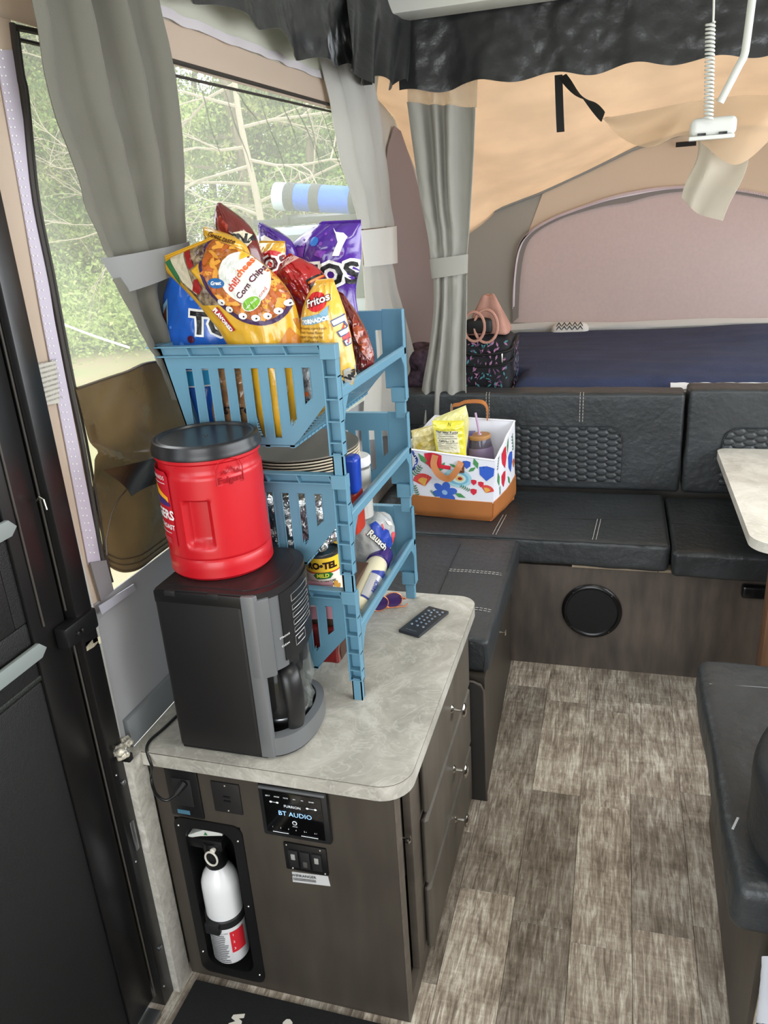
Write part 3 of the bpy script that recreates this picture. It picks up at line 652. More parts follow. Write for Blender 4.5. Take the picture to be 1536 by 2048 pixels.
# ------------------------------------------------------------ benches
vin = mat('black_vinyl', (46, 49, 51), rough=.40, var=.2, vscale=5, bump=.35, bscale=38)
vin2 = mat('black_vinyl_edge', (38, 40, 42), rough=.45, bump=.15, bscale=90)
thread = mat('white_thread', (178, 174, 168), rough=.7)
def puff(amp=.004, wr=.003, seed=0, topn=Vector((0, 0, 1))):
    def d(p, nn):
        k = nn.dot(topn)
        return nn*(amp*nz(p.x*5+seed, p.y*5, p.z*5)+wr*nz(p.x*16+seed, p.y*7, p.z*22)*(1.0 if k < .7 else .35))
    return d
def stitch(pts, parent, r=.0011, dash=.009, gap=.004, name='stitching'):
    mb = MB(); P = [Vector(p) for p in pts]; L = [0]
    for a, b in zip(P[:-1], P[1:]): L.append(L[-1]+(b-a).length)
    def pos(s):
        for i in range(len(P)-1):
            if s <= L[i+1]: return P[i].lerp(P[i+1], (s-L[i])/max(1e-9, L[i+1]-L[i]))
        return P[-1]
    s = 0
    while s+dash < L[-1]: mb.tube([pos(s), pos(s+dash)], r, 5); s += dash+gap
    return mb.build(name, thread, parent)
# left bench
lb = thing('bench_base', 'dark wood left bench base beyond the marble cabinet', 'bench', (-.6, 2.2, 0))
q0, q1 = (-.312, 1.826), (-.338, 2.585)
MB().prism([(-.90, 1.876, 0), (q0[0], q0[1], 0), (q1[0], q1[1], 0), (-.90, 2.585, 0)], (0, 0, .415)).build('body', woodD, lb, smooth=False)
MB().prism([(q0[0]+.001, q0[1]-.002, .0), (q0[0]-.11, q0[1]-.002, 0), (q0[0]-.11, q0[1]-.002, .40), (q0[0]-.022, q0[1]-.002, .40), (q0[0]-.008, q0[1]-.002, .393), (q0[0]-.003, q0[1]-.002, .378)], (0, -.012, 0), bev=.001).build('end_panel', mat('end_panel_dark', (44, 41, 38), rough=.5), lb, smooth=False)
MB().tube([(q0[0]-.12, q0[1]-.010, .405), (q0[0]-.03, q0[1]-.010, .405), (q0[0]-.010, q0[1]-.010, .397), (q0[0]-.002, q0[1]-.010, .38), (q0[0]+.001, q0[1]-.010, 0.0)], .004, 8).build('edge_trim', woodE, lb)
kp = at(1001, 1264, x=-.322)
MB().lathe([(.007, 0), (.003, .003), (.003, .014), (.009, .017), (.011, .02), (.008, .023), (0, .024)], (-.326, kp.y, kp.z), 16, (1, 0, .0)).build('knob', chrome, lb)
lc = thing('seat_cushion', 'black vinyl cushion of the left bench behind the worktop, double stitched', 'cushion', (-.6, 2.2, .418))
MB().rbox((-.90, 1.845, .418), (-.303, 2.57, .520), .016, (26, 28, 4), puff(.004, .003, 1)).build('cover', vin, lc)
for y in (2.02, 2.27):
    for o in (0, .013):
        stitch([(-.50, y+o, .5215), (-.42, y+o, .5225), (-.34, y+o-.004, .5222), (-.318, y+o-.008, .5195), (-.3045, y+o-.012, .510)], lc)
MB().tube([(-.51, 1.86, .5205), (-.50, 2.1, .5215), (-.505, 2.5, .5215)], .0013, 6).build('seam', vin2, lc)
MB().tube([(-.316, 1.842, .42), (-.312, 1.839, .47), (-.316, 1.842, .508), (-.34, 1.846, .515), (-.7, 1.846, .515)], .002, 6).build('piping', vin2, lc)
# back bench
bb = thing('bench_base', 'dark wood back bench base with round speaker across the far end', 'bench', (.4, 2.9, 0))
bk = MB().prism([(-.90, 2.59, 0), (1.5, 2.605, 0), (1.5, 2.64, 0), (-.90, 2.64, 0)], (0, 0, .413)).box((-.90, 2.64, .39), (1.5, 3.25, .413)).build('front_panel', woodE, bb, smooth=False)
MB().prism([(-.12, 2.588, .4135), (.17, 2.590, .4135), (.17, 2.64, .4135), (-.12, 2.64, .4135)], (0, 0, .010), bev=.001).box((.173, 2.590, .4135), (.40, 2.64, .4235), bev=.001).build('plywood_lid', mat('pale_wood', (138, 124, 104), rough=.6, var=.15, vscale=20, stretch=(1, 6, 1)), bb, smooth=False)
sp_ = thing('speaker', 'round black speaker in the front of the far bench', 'speaker', (-.046, 2.585, .14))
MB().lathe([(.106, 0), (.106, .004), (.102, .008), (.095, .009), (.090, .006)], (-.046, 2.5895, .243), 48, (0, -1, .02)).build('rim', mat('speaker_rim', (12, 12, 13), rough=.25), sp_)
MB().lathe([(.092, 0), (.088, .008), (.06, .011), (.04, .012), (0, .013)], (-.046, 2.5895, .243), 48, (0, -1, .02)).build('grille', mat('speaker_mesh', (16, 17, 18), rough=.6, bump=.6, bscale=900), sp_)
for a in (.8, 2.3, 3.9, 5.4): MB().lathe([(.002, 0), (.001, .002), (0, .002)], (-.046+.098*math.cos(a), 2.581, .243+.098*math.sin(a)), 8, (0, -1, 0)).build('screw', steel, sp_)
vt = at(1510, 1180, y=2.59)
hv = MB().box((vt.x-.045, 2.555, vt.z-.02), (vt.x+.06, 2.592, vt.z+.025), bev=.012, seg=4).build('seat_latch', mat('latch_black', (22, 22, 23), rough=.2)); tag(hv, 'small glossy black box under the far right seat cushion', 'latch')
def seat(x0, x1, y0, zt, label, seed):
    c = thing('seat_cushion', label, 'cushion', ((x0+x1)/2, 2.9, .425), 'far bench seat cushions')
    def d(p, nn):
        o = nn*(.004*nz(p.x*5+seed, p.y*5, p.z)+.004*nz(p.x*22+seed, p.y*3, p.z*9)*(1 if nn.z < .6 else .15))
        fr_ = max(0, 1-(p.y-y0)/.09)
        if nn.z > .5: o.z += -.004*fr_*max(0, nz(p.x*30+seed, 1, 2))*2
        return o
    MB().rbox((x0, y0, .418), (x1, 3.10, zt), .018, (46, 22, 6), d).build('cover', vin, c); return c
cA = seat(-.93, .205, 2.578, .522, 'wide black vinyl seat cushion of the far bench under the floral tote', 3)
for x in (-.405, -.053):
    for o in (0, .012): stitch([(x+o+.012, 2.79, .5245), (x+o+.004, 2.65, .5245), (x+o, 2.592, .521)], cA)
cv1 = [(x, 2.80+.012*math.sin(x*8), .5245-.002) for x in np.linspace(-.55, .19, 30)]
MB().tube(cv1, .0016, 6).build('seam', vin2, cA); MB().tube([(x, 2.583+.002*nz(x*20, 0), .516) for x in np.linspace(-.92, .195, 60)], .0022, 6).build('piping', vin2, cA)
cB = seat(.212, 1.45, 2.545, .515, 'black vinyl seat cushion of the far bench beneath the table corner', 9)
MB().tube([(x, 2.555+.003*nz(x*20, 0), .508) for x in np.linspace(.225, 1.42, 60)], .0026, 6).build('piping', vin2, cB)
MB().tube([(x, 2.80+.006*math.sin(x*10), .517) for x in np.linspace(.22, .9, 20)], .0016, 6).build('seam', vin2, cB)
# backrests with quilted hexagon panels
def hexh(x, z):
    cw, h, k = .0385, .0270, .615; best = [9, 9]
    i0 = math.floor(x/cw)
    for i in (i0-1, i0, i0+1, i0+2):
        o = .5*h*(i & 1); j0 = math.floor((z-o)/h)
        for j in (j0-1, j0, j0+1, j0+2):
            d = math.hypot((x-i*cw)*k, z-(j*h+o))/h
            if d < best[0]: best = [d, best[0]]
            elif d < best[1]: best[1] = d
    return min(1, (best[1]-best[0])/.42)**.55
def backrest(x0, x1, hx0, hx1, label, seed, rl, rrt, zt=.93):
    c = thing('backrest_cushion', label, 'cushion', ((x0+x1)/2, 3.16, .525), 'far bench back cushions')
    MB().rbox((x0, 3.105, .528), (x1, 3.235, zt), .016, (40, 4, 16), puff(.004, .0025, seed, Vector((0, -1, 0)))).build('cover', vin, c)
    mb = MB(); z0, z1 = .567, .795; nx = int((hx1-hx0)/.004); nzz = 70; rad = .055; V = {}; vs = []; fs = []
    def inside(x, z):
        for flag, cx_, s in ((rl, hx0+rad, -1), (rrt, hx1-rad, 1)):
            if flag and (x-cx_)*s > 0:
                for cz in ((z1-rad),):
                    if (z-cz) > 0 and (x-cx_)**2+(z-cz)**2 > rad*rad: return False
        return True
    for i in range(nx+1):
        for j in range(nzz+1):
            x = hx0+(hx1-hx0)*i/nx; z = z0+(z1-z0)*j/nzz
            if inside(x, z): V[i, j] = len(vs); vs.append((x, 3.0995-.0075*hexh(x, z), z))
    for i in range(nx):
        for j in range(nzz):
            k = [(i, j), (i+1, j), (i+1, j+1), (i, j+1)]
            if all(q in V for q in k): fs.append(tuple(V[q] for q in k))
    mb.raw(vs, fs); h = mb.build('quilted_panel', mat('quilted_vinyl', (48, 51, 53), rough=.42), c); h['label'] = 'hexagon quilted panel with rounded end'
    pts = [(hx0, 3.098, z1)] if not rl else [(hx0+rad-rad*math.cos(a), 3.098, z1-rad+rad*math.sin(a)) for a in np.linspace(0, PI/2, 10)]
    if rrt: pts += [(hx1-rad+rad*math.sin(a), 3.098, z1-rad+rad*math.cos(a)) for a in np.linspace(0, PI/2, 10)]+[(hx1, 3.098, z0)]
    else: pts += [(hx1, 3.098, z1)]
    MB().tube(pts, .0025, 6).build('piping', vin2, c)
    return c
bA = backrest(-.93, .262, -.91, .037, 'black vinyl back cushion left on the far bench, half round quilted panel', 11, False, True)
for x in (-.503, -.130):
    for o in (0, .012): stitch([(x+o, 3.118, .9315), (x+o, 3.102, .925), (x+o, 3.1005, .86), (x+o, 3.1005, .805)], bA)
bB = backrest(.272, 1.45, .405, 1.40, 'black vinyl back cushion right on the far bench behind the table', 15, True, False, .945)
# table
tb = thing('dinette_table', 'pale marble dinette table with rounded corner at right', 'table', (.8, 2.6, 0))
MB().prism(rounded(.383, 2.15, 1.3, 3.085, (.075, .06, .03, .04), .692), (0, 0, .030), bev=.003).build('table_top', marb2, tb, smooth=False)
tl0 = at(1531, 1215, y=2.42)
MB().box((tl0.x, 2.39, 0), (tl0.x+.07, 2.46, .692), bev=.006).build('leg', mat('warm_brown_wood', (120, 88, 66), rough=.45, var=.15, vscale=12, stretch=(6, 6, .5)), tb)
# right bench
rb = thing('bench_base', 'dark wood right bench base under the near right seat cushion', 'bench', (.6, 1.5, 0))
MB().prism([(.287, 1.13, 0), (.303, 1.86, 0), (.9, 1.86, 0), (.9, 1.13, 0)], (0, 0, .415)).build('body', woodD, rb, smooth=False)
MB().box((.2835, 1.47, .30), (.2975, 1.50, .414), bev=.001).build('hinge_plate', black, rb); MB().box((.2835, 1.36, .30), (.2945, 1.38, .40), bev=.001).build('hinge_plate', black, rb)
rc = thing('seat_cushion', 'thick black vinyl seat cushion of the near right bench', 'cushion', (.5, 1.5, .418))
def dr(p, nn):
    o = nn*(.005*nz(p.x*5, p.y*5, 4)+.003*nz(p.x*20, p.y*9, p.z*20)); 
    return o
MB().rbox((.232, 1.11, .418), (.90, 1.862, .522), .026, (24, 34, 6), dr).build('cover', vin, rc)
MB().tube([(x, 1.74+.004*math.sin(x*20), .5235) for x in np.linspace(.25, .6, 20)], .0016, 6).build('seam', mat('seam_pale', (100, 102, 102), rough=.5), rc)
MB().tube([(.252, y, .517) for y in np.linspace(1.84, 1.13, 30)]+[(.262, 1.122, .512), (.5, 1.118, .514)], .0022, 6).build('piping', vin2, rc)
bc = thing('backrest_cushion', 'black vinyl back cushion lying on the near right bench seat, white tag', 'cushion', (.45, 1.4, .53))
def dk(p, nn): return nn*(.006*nz(p.x*6, p.y*6, 9)+.003*nz(p.x*20, p.y*9, p.z*20))+Vector((.10*((p.y-1.22)/.20)**2, 0, 0))
MB().rbox((.262, 1.10, .528), (.40, 1.46, .72), .04, (6, 26, 10), dk).build('cover', vin2, bc)
_t = at(1468, 1648, z=.535); MB().prism([_t+Vector((-.006, -.014, 0)), _t+Vector((-.002, -.015, 0)), _t+Vector((.010, .012, .004)), _t+Vector((.006, .013, .004))], (0, 0, .002)).build('care_tag', mat('tag_grey', (170, 172, 174), rough=.6), bc)
# near right cabinet panel and its chrome pull, white cloth
rp_ = thing('end_cabinet', 'dark wood cabinet edge in the bottom right corner', 'cabinet', (.5, .9, 0))
MB().prism([(.305, .80, 0), (.312, 1.05, 0), (.8, 1.05, 0), (.8, .80, 0)], (0, 0, .60)).build('body', woodD, rp_, smooth=False)
MB().tube([(.300, 1.075, .33), (.288, 1.075, .33), (.286, 1.075, .25), (.298, 1.075, .25)], .004, 8).build('pull', chrome, rp_)
wc = MB(); a0 = [at(1528, 1925, x=.30), at(1560, 1900, x=.30)]; a1 = [at(1520, 2048, x=.295), at(1580, 2048, x=.295)]
wc.sheet(lambda u, v: a0[0].lerp(a0[1], u).lerp(a1[0].lerp(a1[1], u), v)+Vector((.012*math.sin(u*12+v*3), 0, 0)), 16, 14, .002)
tag(wc.build('white_cloth', mat('white_cloth', (200, 204, 212), rough=.8)), 'white cloth hanging in the bottom right corner', 'cloth')
# doormat
mt = thing('door_mat', 'black door mat with white letters in front of the cabinet', 'mat', (-.6, .9, 0))
MB().prism([(-.868, .55, .0005), (-.30, .55, .0005), (-.30, 1.088, .0005), (-.868, 1.088, .0005)], (0, 0, .008), bev=.002).build('mat', mat('mat_black', (22, 22, 23), rough=.95, bump=.6, bscale=700), mt)
for _pl in ([(467, 2030), (490, 2028), (488, 2036), (477, 2037), (484, 2043), (482, 2053), (452, 2056), (458, 2047), (471, 2043), (463, 2036)], [(564, 2056), (566, 2045), (573, 2039), (580, 2039), (585, 2045), (585, 2060), (575, 2075), (560, 2070)]):
    MB().prism([at(a, b, z=.0086) for a, b in _pl], (0, 0, .0012)).build('letter', mat('mat_white', (205, 200, 190), rough=.9), mt, smooth=False)
# ------------------------------------------------------------ bed with navy blanket
bd = thing('bunk_bed', 'wide bunk mattress platform at the far end under the tent', 'bed', (.3, 4.0, .86))
MB().box((-.97, 3.33, .80), (1.48, 4.73, .862), bev=.01).build('mattress', mat('mattress_grey', (150, 148, 146), rough=.9), bd)
def ss0(t): t = min(1, max(0, t)); return t*t*(3-2*t)
def bl(u, v):
    x = -.435+1.9*u; y = 3.335+1.42*v
    z = .925+.018*math.sin(min(1, v*3)*PI/2)+.014*nz(x*2.2, y*2)+.007*nz(x*3, y*11, 3)+.035*math.exp(-((x-.75)/.4)**2-((y-4.4)/.35)**2)
    edge = min(1, v/.05, (1-v)/.04, u/.03)
    x -= .22*ss0((y-3.56)/.12)*max(0, 1-u*4); return (x+.01*nz(y*5, 1), y, .868+(z-.868)*edge**.5)
navy = mat('navy_fleece', (48, 57, 86), rough=.95, bump=.35, bscale=120, var=.12, vscale=8)
b_ = MB(); b_.sheet(bl, 90, 70, .006)
blk = b_.build('blanket', navy); tag(blk, 'navy blue blanket spread over the far bunk bed', 'blanket')
sheet_ = MB(); sheet_.sheet(lambda u, v: (at(1340, 776, y=3.335).x+.9*u, 3.30+.03*v, .905+.018*v+.006*nz(u*30, v*2)), 50, 3, .004)
sh_ = sheet_.build('bed_sheet', mat('white_sheet', (214, 214, 216), rough=.9)); tag(sh_, 'white sheet edge peeking out behind the far back cushions', 'sheet')
pw = MB(); pc = at(1140, 657, y=4.70)
pw.rbox((pc.x-.10, 4.66, .90), (pc.x+.10, 4.74, .985), .03, (8, 4, 4), puff(.01, .004, 2))
pwo = pw.build('pillow', mat('pillow_white', (214, 212, 208), rough=.9)); tag(pwo, 'white pillow corner with black zigzags behind the navy blanket', 'pillow')
zz = []
for k in range(5):
    o = -.06+.03*k; zz.append(G([(o-.014, .014), (o, .034), (o+.014, .014), (o+.014, .006), (o, .024), (o-.014, .006)]))
    zz.append(G([(o-.014, -.006), (o, .014), (o+.014, -.006), (o+.014, -.014), (o, .004), (o-.014, -.014)]))
decal(zz, planeS((pc.x, 4.655, .968), (1, 0, 0), (0, .1, 1)), 'zigzag_print', BLACKP, pwo, off=.002, step=0)
# cosmetic bag and pink bag
fbx = thing('travel_bag', 'black travel bag with pink and teal botanical print on the bed', 'bag', (-.54, 3.42, .865))
FB0, FB1 = (-.665, 3.36, .868), (-.437, 3.55, 1.115)
def dfb(p, nn): return nn*(.012*nz(p.x*9, p.y*9, p.z*9))+Vector((0, 0, .02*nz(p.x*8, p.y*8, 1)*(p.z > 1)))
MB().rbox(FB0, FB1, .03, (12, 10, 12), dfb).build('body', mat('bag_black', (26, 26, 32), rough=.7), fbx)
rr_ = random.Random(5)
for nm, c in (('pink', (172, 120, 158)), ('teal', (74, 140, 150)), ('plum', (104, 74, 106))):
    its = []; its2 = []
    for k in range(34):
        a = rr_.uniform(-1.2, 1.2)+PI/2; L_ = rr_.uniform(.012, .030)
        its.append(G([(-L_/2, 0), (0, L_*.18), (L_/2, 0), (0, -L_*.18)], (rr_.uniform(-.10, .10), rr_.uniform(-.11, .11)), a))
        its2.append(G([(-L_/2, 0), (0, L_*.18), (L_/2, 0), (0, -L_*.18)], (rr_.uniform(-.08, .08), rr_.uniform(-.11, .11)), a))
    for S, I in ((planeS((-.551, 3.353, .99), (1, 0, 0), (0, 0, 1)), its), (planeS((-.430, 3.455, .99), (0, 1, 0), (0, 0, 1)), its2)):
        d_ = decal(I, S, 'botanical_print', mat('print_'+nm, c, rough=.6), fbx, off=.006, step=0); d_['kind'] = 'stuff'
zc = [(-.66, 3.345, 1.055), (-.55, 3.342, 1.045), (-.445, 3.345, 1.06), (-.425, 3.40, 1.08), (-.425, 3.53, 1.10)]
MB().tube([crom([Vector(p) for p in zc], t) for t in np.linspace(0, 1, 24)], .006, 8).build('zipper', blackm, fbx)
MB().tube([crom([Vector(p)+Vector((0, 0, -.05)) for p in zc], t) for t in np.linspace(0, 1, 24)], .004, 8).build('binding', blackm, fbx)
MB().box((-.474, 3.336, 1.01), (-.466, 3.342, 1.055), bev=.003).build('zipper_pull', chrome, fbx)
pk = thing('tote_bag', 'dusty pink slouchy bag with looped handles on the travel bag', 'bag', (-.545, 3.45, 1.125))
def dpk(p, nn):
    t = (p.z-1.125)/.16; c = Vector((-.55, 3.45, 0)); sc = 1-.75*max(0, t)**.9
    return Vector(((c.x-p.x)*(1-sc)+.01*t, (c.y-p.y)*(1-sc), 0))+nn*.012*nz(p.x*14, p.y*14, p.z*12)
MB().rbox((-.655, 3.37, 1.122), (-.447, 3.53, 1.285), .02, (12, 8, 12), dpk).build('body', mat('dusty_pink', (176, 132, 118), rough=.75, var=.1, vscale=20), pk)
for cx_, w_, s in ((-.59, .045, 0), (-.54, .05, .02)):
    pts = [Vector((cx_+w_*math.cos(a), 3.355-.010+s*.3, 1.165+.062*math.sin(a)*(1.0+s*6))) for a in np.linspace(.0, 2*PI, 26)[:-1]]
    MB().tube(pts, .0065, 6, closed=True).build('handle', mat('dusty_pink_strap', (188, 140, 124), rough=.6), pk)
MB().rbox((-.62, 3.352, 1.135), (-.52, 3.37, 1.19), .008, (6, 2, 5), dfb).build('black_lining', blackm, pk)
cl2 = MB().rbox((-.93, 3.40, .868), (-.72, 3.62, 1.06), .05, (10, 10, 8), lambda p, n_: n_*.03*nz(p.x*12, p.y*12, p.z*14)); q_ = cl2.build('clothing_pile', mat('dark_cloth', (34, 30, 36), rough=.9, var=.4, vscale=30, col2=(90, 70, 84))); tag(q_, 'dark patterned clothing heap glimpsed between the two far curtains', 'clothes')

# ------------------------------------------------------------ coffee maker
cm = thing('coffee_maker', 'black and grey drip coffee maker on the worktop', 'coffee maker', (-.69, 1.23, .64))
cmg = mat('gunmetal_plastic', (112, 114, 116), rough=.32, metal=.35); cmb = mat('coffee_black', (23, 22, 23), rough=.42, bump=.04, bscale=600)
ZC = .6405
MB().box((-.816, 1.120, ZC+.004), (-.632, 1.345, .985), bev=.010, seg=3).build('body', cmb, cm)
MB().box((-.812, 1.124, ZC), (-.625, 1.34, ZC+.006), bev=.002).build('foot', black, cm)
MB().box((-.814, 1.1195, .972), (-.630, 1.13, .9975), bev=.004).build('top_edge', black, cm)
for x in (-.79, -.70): MB().box((x, 1.1185, .988), (x+.022, 1.126, .999), bev=.0015).build('hinge', blackm, cm)
lidp = [(-.812, 1.124), (-.625, 1.124), (-.598, 1.138), (-.577, 1.172), (-.569, 1.232), (-.577, 1.29), (-.598, 1.325), (-.625, 1.341), (-.812, 1.341)]
def smooth(p, k=6):
    n = len(p); out = []
    for i in range(n-1):
        for j in range(k): q = crom([Vector((a, b, 0)) for a, b in p], (i+j/k)/(n-1)); out.append((q.x, q.y))
    return out+[p[-1]]
curve = smooth(lidp[1:-1], 6)
lid = MB().prism([(x, y, .984) for x, y in [lidp[0]]+curve+[lidp[-1]]], (0, 0, .016), bev=.003); lid.build('lid', mat('lid_black', (30, 27, 28), rough=.38, var=.15, vscale=9), cm)
inner = [(-.70+(x+.70)*.86, 1.232+(y-1.232)*.86) for x, y in curve]
MB().prism([(-.80, 1.14, .999)]+[(x, y, .999) for x, y in inner]+[(-.80, 1.325, .999)], (0, 0, .0025), bev=.001).build('lid_panel', MATS['lid_black'], cm)
# head: grey cheek then curved black control face
def wallstrip(i0, i1, z0, z1, t, m, name, parent, off=0, zf=None):
    c = curve[i0:i1+1]; out = []; inn = []
    for k, (x, y) in enumerate(c):
        a = c[max(k-1, 0)]; b = c[min(k+1, len(c)-1)]; n_ = Vector((b[1]-a[1], -(b[0]-a[0]), 0)).normalized()
        out.append(Vector((x, y, 0))+n_*off); inn.append(Vector((x, y, 0))+n_*(off-t))
    mb = MB(); n = len(c); zb = [z0 if not zf else zf(k/(n-1)) for k in range(n)]
    vs = [p+Vector((0, 0, zb[k])) for k, p in enumerate(out)]+[p+Vector((0, 0, z1)) for p in out]+[p+Vector((0, 0, zb[k])) for k, p in enumerate(inn)]+[p+Vector((0, 0, z1)) for p in inn]
    fs = []
    for k in range(n-1): fs += [(k, k+1, n+k+1, n+k), (2*n+k+1, 2*n+k, 3*n+k, 3*n+k+1), (n+k, n+k+1, 3*n+k+1, 3*n+k), (k+1, k, 2*n+k, 2*n+k+1)]
    fs += [(0, n, 3*n, 2*n), (n-1, 3*n-1, 4*n-1, 2*n-1)]
    mb.raw(vs, fs); return mb.build(name, m, parent)
N_ = len(curve)-1
wallstrip(0, 12, .832, .985, .012, cmg, 'cheek', cm); wallstrip(N_-12, N_, .832, .985, .012, cmg, 'cheek', cm)
MB().prism([(-.655, 1.124, .832)]+[(-.70+(x+.70)*.985, 1.232+(y-1.232)*.985, .832) for x, y in curve]+[(-.655, 1.34, .832)], (0, 0, .15)).build('head', cmb, cm)
ctl = wallstrip(11, N_-11, .845, .986, .014, cmb, 'control_panel', cm, off=.003)
strip_ = MB().prism([(-.6340, 1.1180, ZC+.006), (-.6090, 1.1200, ZC+.006), (-.6050, 1.131, ZC+.006), (-.6340, 1.136, ZC+.006)], (0, 0, .352), bev=.003)
strip_.prism([(-.634, 1.1181, .825), (-.612, 1.1195, .825), (-.588, 1.1405, .825), (-.592, 1.150, .825), (-.634, 1.15, .825)], (0, 0, .164), bev=.004)
strip_.build('front_frame', cmg, cm)
MB().box((-.636, 1.332, ZC+.006), (-.608, 1.343, .985), bev=.003).build('front_frame', cmg, cm)
# base tray
bcur = [(x+.012*max(0, (x+.625)/.056), y) for x, y in curve]
MB().prism([(-.655, 1.124, ZC+.003)]+[(x, y, ZC+.003) for x, y in bcur]+[(-.655, 1.34, ZC+.003)], (0, 0, .030), bev=.002).build('base', cmb, cm)
mb = MB(); n = len(bcur); out = [Vector((x+.003, 1.232+(y-1.232)*1.03, 0)) for x, y in bcur]; inn = [Vector((x-.012, 1.232+(y-1.232)*.92, 0)) for x, y in bcur]
vs = [p+Vector((0, 0, ZC+.008)) for p in out]+[p+Vector((0, 0, ZC+.048)) for p in out]+[p+Vector((0, 0, ZC+.052)) for p in inn]+[p+Vector((0, 0, ZC+.034)) for p in inn]
fs = []
for r_ in range(3):
    for k in range(n-1): fs.append((r_*n+k, r_*n+k+1, (r_+1)*n+k+1, (r_+1)*n+k))
mb.raw(vs, fs).build('base_rim', cmg, cm)
MB().lathe([(.066, 0), (.066, .004), (.058, .006), (0, .006)], (-.634, 1.232, ZC+.033), 36).build('hot_plate', mat('hotplate', (52, 52, 54), rough=.15, metal=.6), cm)
# buttons and marks on the control face
def face_pt(t, z, off=.004):
    i = t*N_; k = min(int(i), N_-1); f = i-k; a = Vector((*curve[k], 0)); b = Vector((*curve[k+1], 0)); p = a.lerp(b, f); n_ = Vector((b.y-a.y, -(b.x-a.x), 0)).normalized(); return p+n_*(off)+Vector((0, 0, z))
for i, z in enumerate((.964, .943, .927, .911, .895)):
    t0, t1 = (.40, .60); h = .007 if i == 0 else .0045
    pts = [face_pt(t, z+h, .0045) for t in np.linspace(t0, t1, 10)]+[face_pt(t, z-h, .0045) for t in np.linspace(t1, t0, 10)]
    MB().tube(pts, .0009, 6, closed=True).build('button', mat('button_rim', (190, 192, 194), rough=.2, metal=.8), ctl)
pts = [face_pt(t, .882, .0045) for t in np.linspace(.40, .5, 8)]+[face_pt(t, .862, .0045) for t in np.linspace(.5, .40, 8)]
MB().tube(pts, .0008, 6, closed=True).build('brew_button', MATS['button_rim'], ctl)
SC_ = lambda x, y, f: face_pt(.36+x*4.2, .89+y, .0036+f)
decal([T('STRONG', .0055, (-.012, .008)), T('CLEAN', .0055, (-.012, -.010)), T('BREW', .005, (.012+.01, -.018))], SC_, 'button_text', WHITE, ctl, off=.0006, step=.004)
# power cord
cpts = [at(342, 1440, x=-.865), at(330, 1475, x=-.87), Vector((-.872, 1.13, .648)), at(310, 1530, y=1.07), at(303, 1560, y=1.04), at(312, 1588, y=1.05), at(330, 1601, y=1.06), at(348, 1592, y=1.075), at(358, 1578, y=1.088)]
cpts = [Vector((-.845, 1.36, .647)), Vector((-.868, 1.27, .6455)), Vector((-.880, 1.17, .6455)), Vector((-.884, 1.105, .646)), at(304, 1535, y=1.075)]+cpts[4:]
cord = MB().tube([crom(cpts, t) for t in np.linspace(0, 1, 70)], .0032, 8); cord.build('power_cord', black, cm)
MB().tube([at(350, 1590, y=1.078), at(368, 1566, y=1.102)], [.006, .009], 10).build('plug', black, cm)
# carafe with handle
cg = thing('glass_carafe', 'glass coffee carafe with black handle standing in the coffee maker', 'carafe', (-.634, 1.232, .68))
gl = mat('clear_glass', (58, 56, 52), rough=.03, alpha=.38, spec=1.0)
CC = Vector((-.634, 1.225, .679))
MB().lathe([(.050, 0), (.056, .006), (.058, .02), (.058, .06), (.054, .10), (.046, .125)], CC, 40).build('glass', gl, cg)
MB().lathe([(.047, .122), (.049, .125), (.049, .138), (.040, .146), (0, .147)], CC, 40).build('lid', blackm, cg)
hdir = Vector((.62, -.60, 0)).normalized()
hp = [CC+hdir*a+Vector((0, 0, b)) for a, b in ((.040, .134), (.062, .137), (.080, .122), (.088, .085), (.087, .045), (.078, .012))]
hb = MB(); hp_ = [crom(hp, t) for t in np.linspace(0, 1, 24)]
side = Vector((-hdir.y, hdir.x, 0))
def hsec(u, v):
    p = crom(hp, v); tg = (crom(hp, min(1, v+.02))-crom(hp, max(0, v-.02))).normalized(); nn = tg.cross(side).normalized(); a = u*2*PI
    w_ = .016+.005*math.sin(v*PI); d_ = .008+.003*math.sin(v*PI); return p+side*w_*math.cos(a)+nn*d_*math.sin(a)
hb.grid(hsec, 16, 30, flip=False)
hb.raw([hp[0]+side*.013, hp[0]-side*.013, hp[0]-side*.013+Vector((0, 0, -.012)), hp[0]+side*.013+Vector((0, 0, -.012))], [(0, 1, 2, 3)])
hb.build('handle', mat('handle_black', (26, 26, 27), rough=.35), cg, weld=True)
MB().lathe([(.0585, 0), (.0595, .002), (.0595, .008), (.0585, .010)], CC+Vector((0, 0, .012)), 40).build('steel_band', steel, cg)
pb = MB()
def film(u, v):
    a = -.62+u*1.5; r = .066+.010*nz(u*5, v*4, 1)+.006*math.sin(u*9+v*4); return CC+Vector((r*math.cos(a), r*math.sin(a), .125-.095*v+.01*nz(u*4, 2)))
pb.sheet(film, 26, 26, .0008); pbo = pb.build('plastic_film', mat('clear_film', (150, 156, 150), rough=.08, alpha=.12, bump=.3, bscale=60, spec=1)); tag(pbo, 'crinkled clear plastic film beside the carafe', 'plastic film')

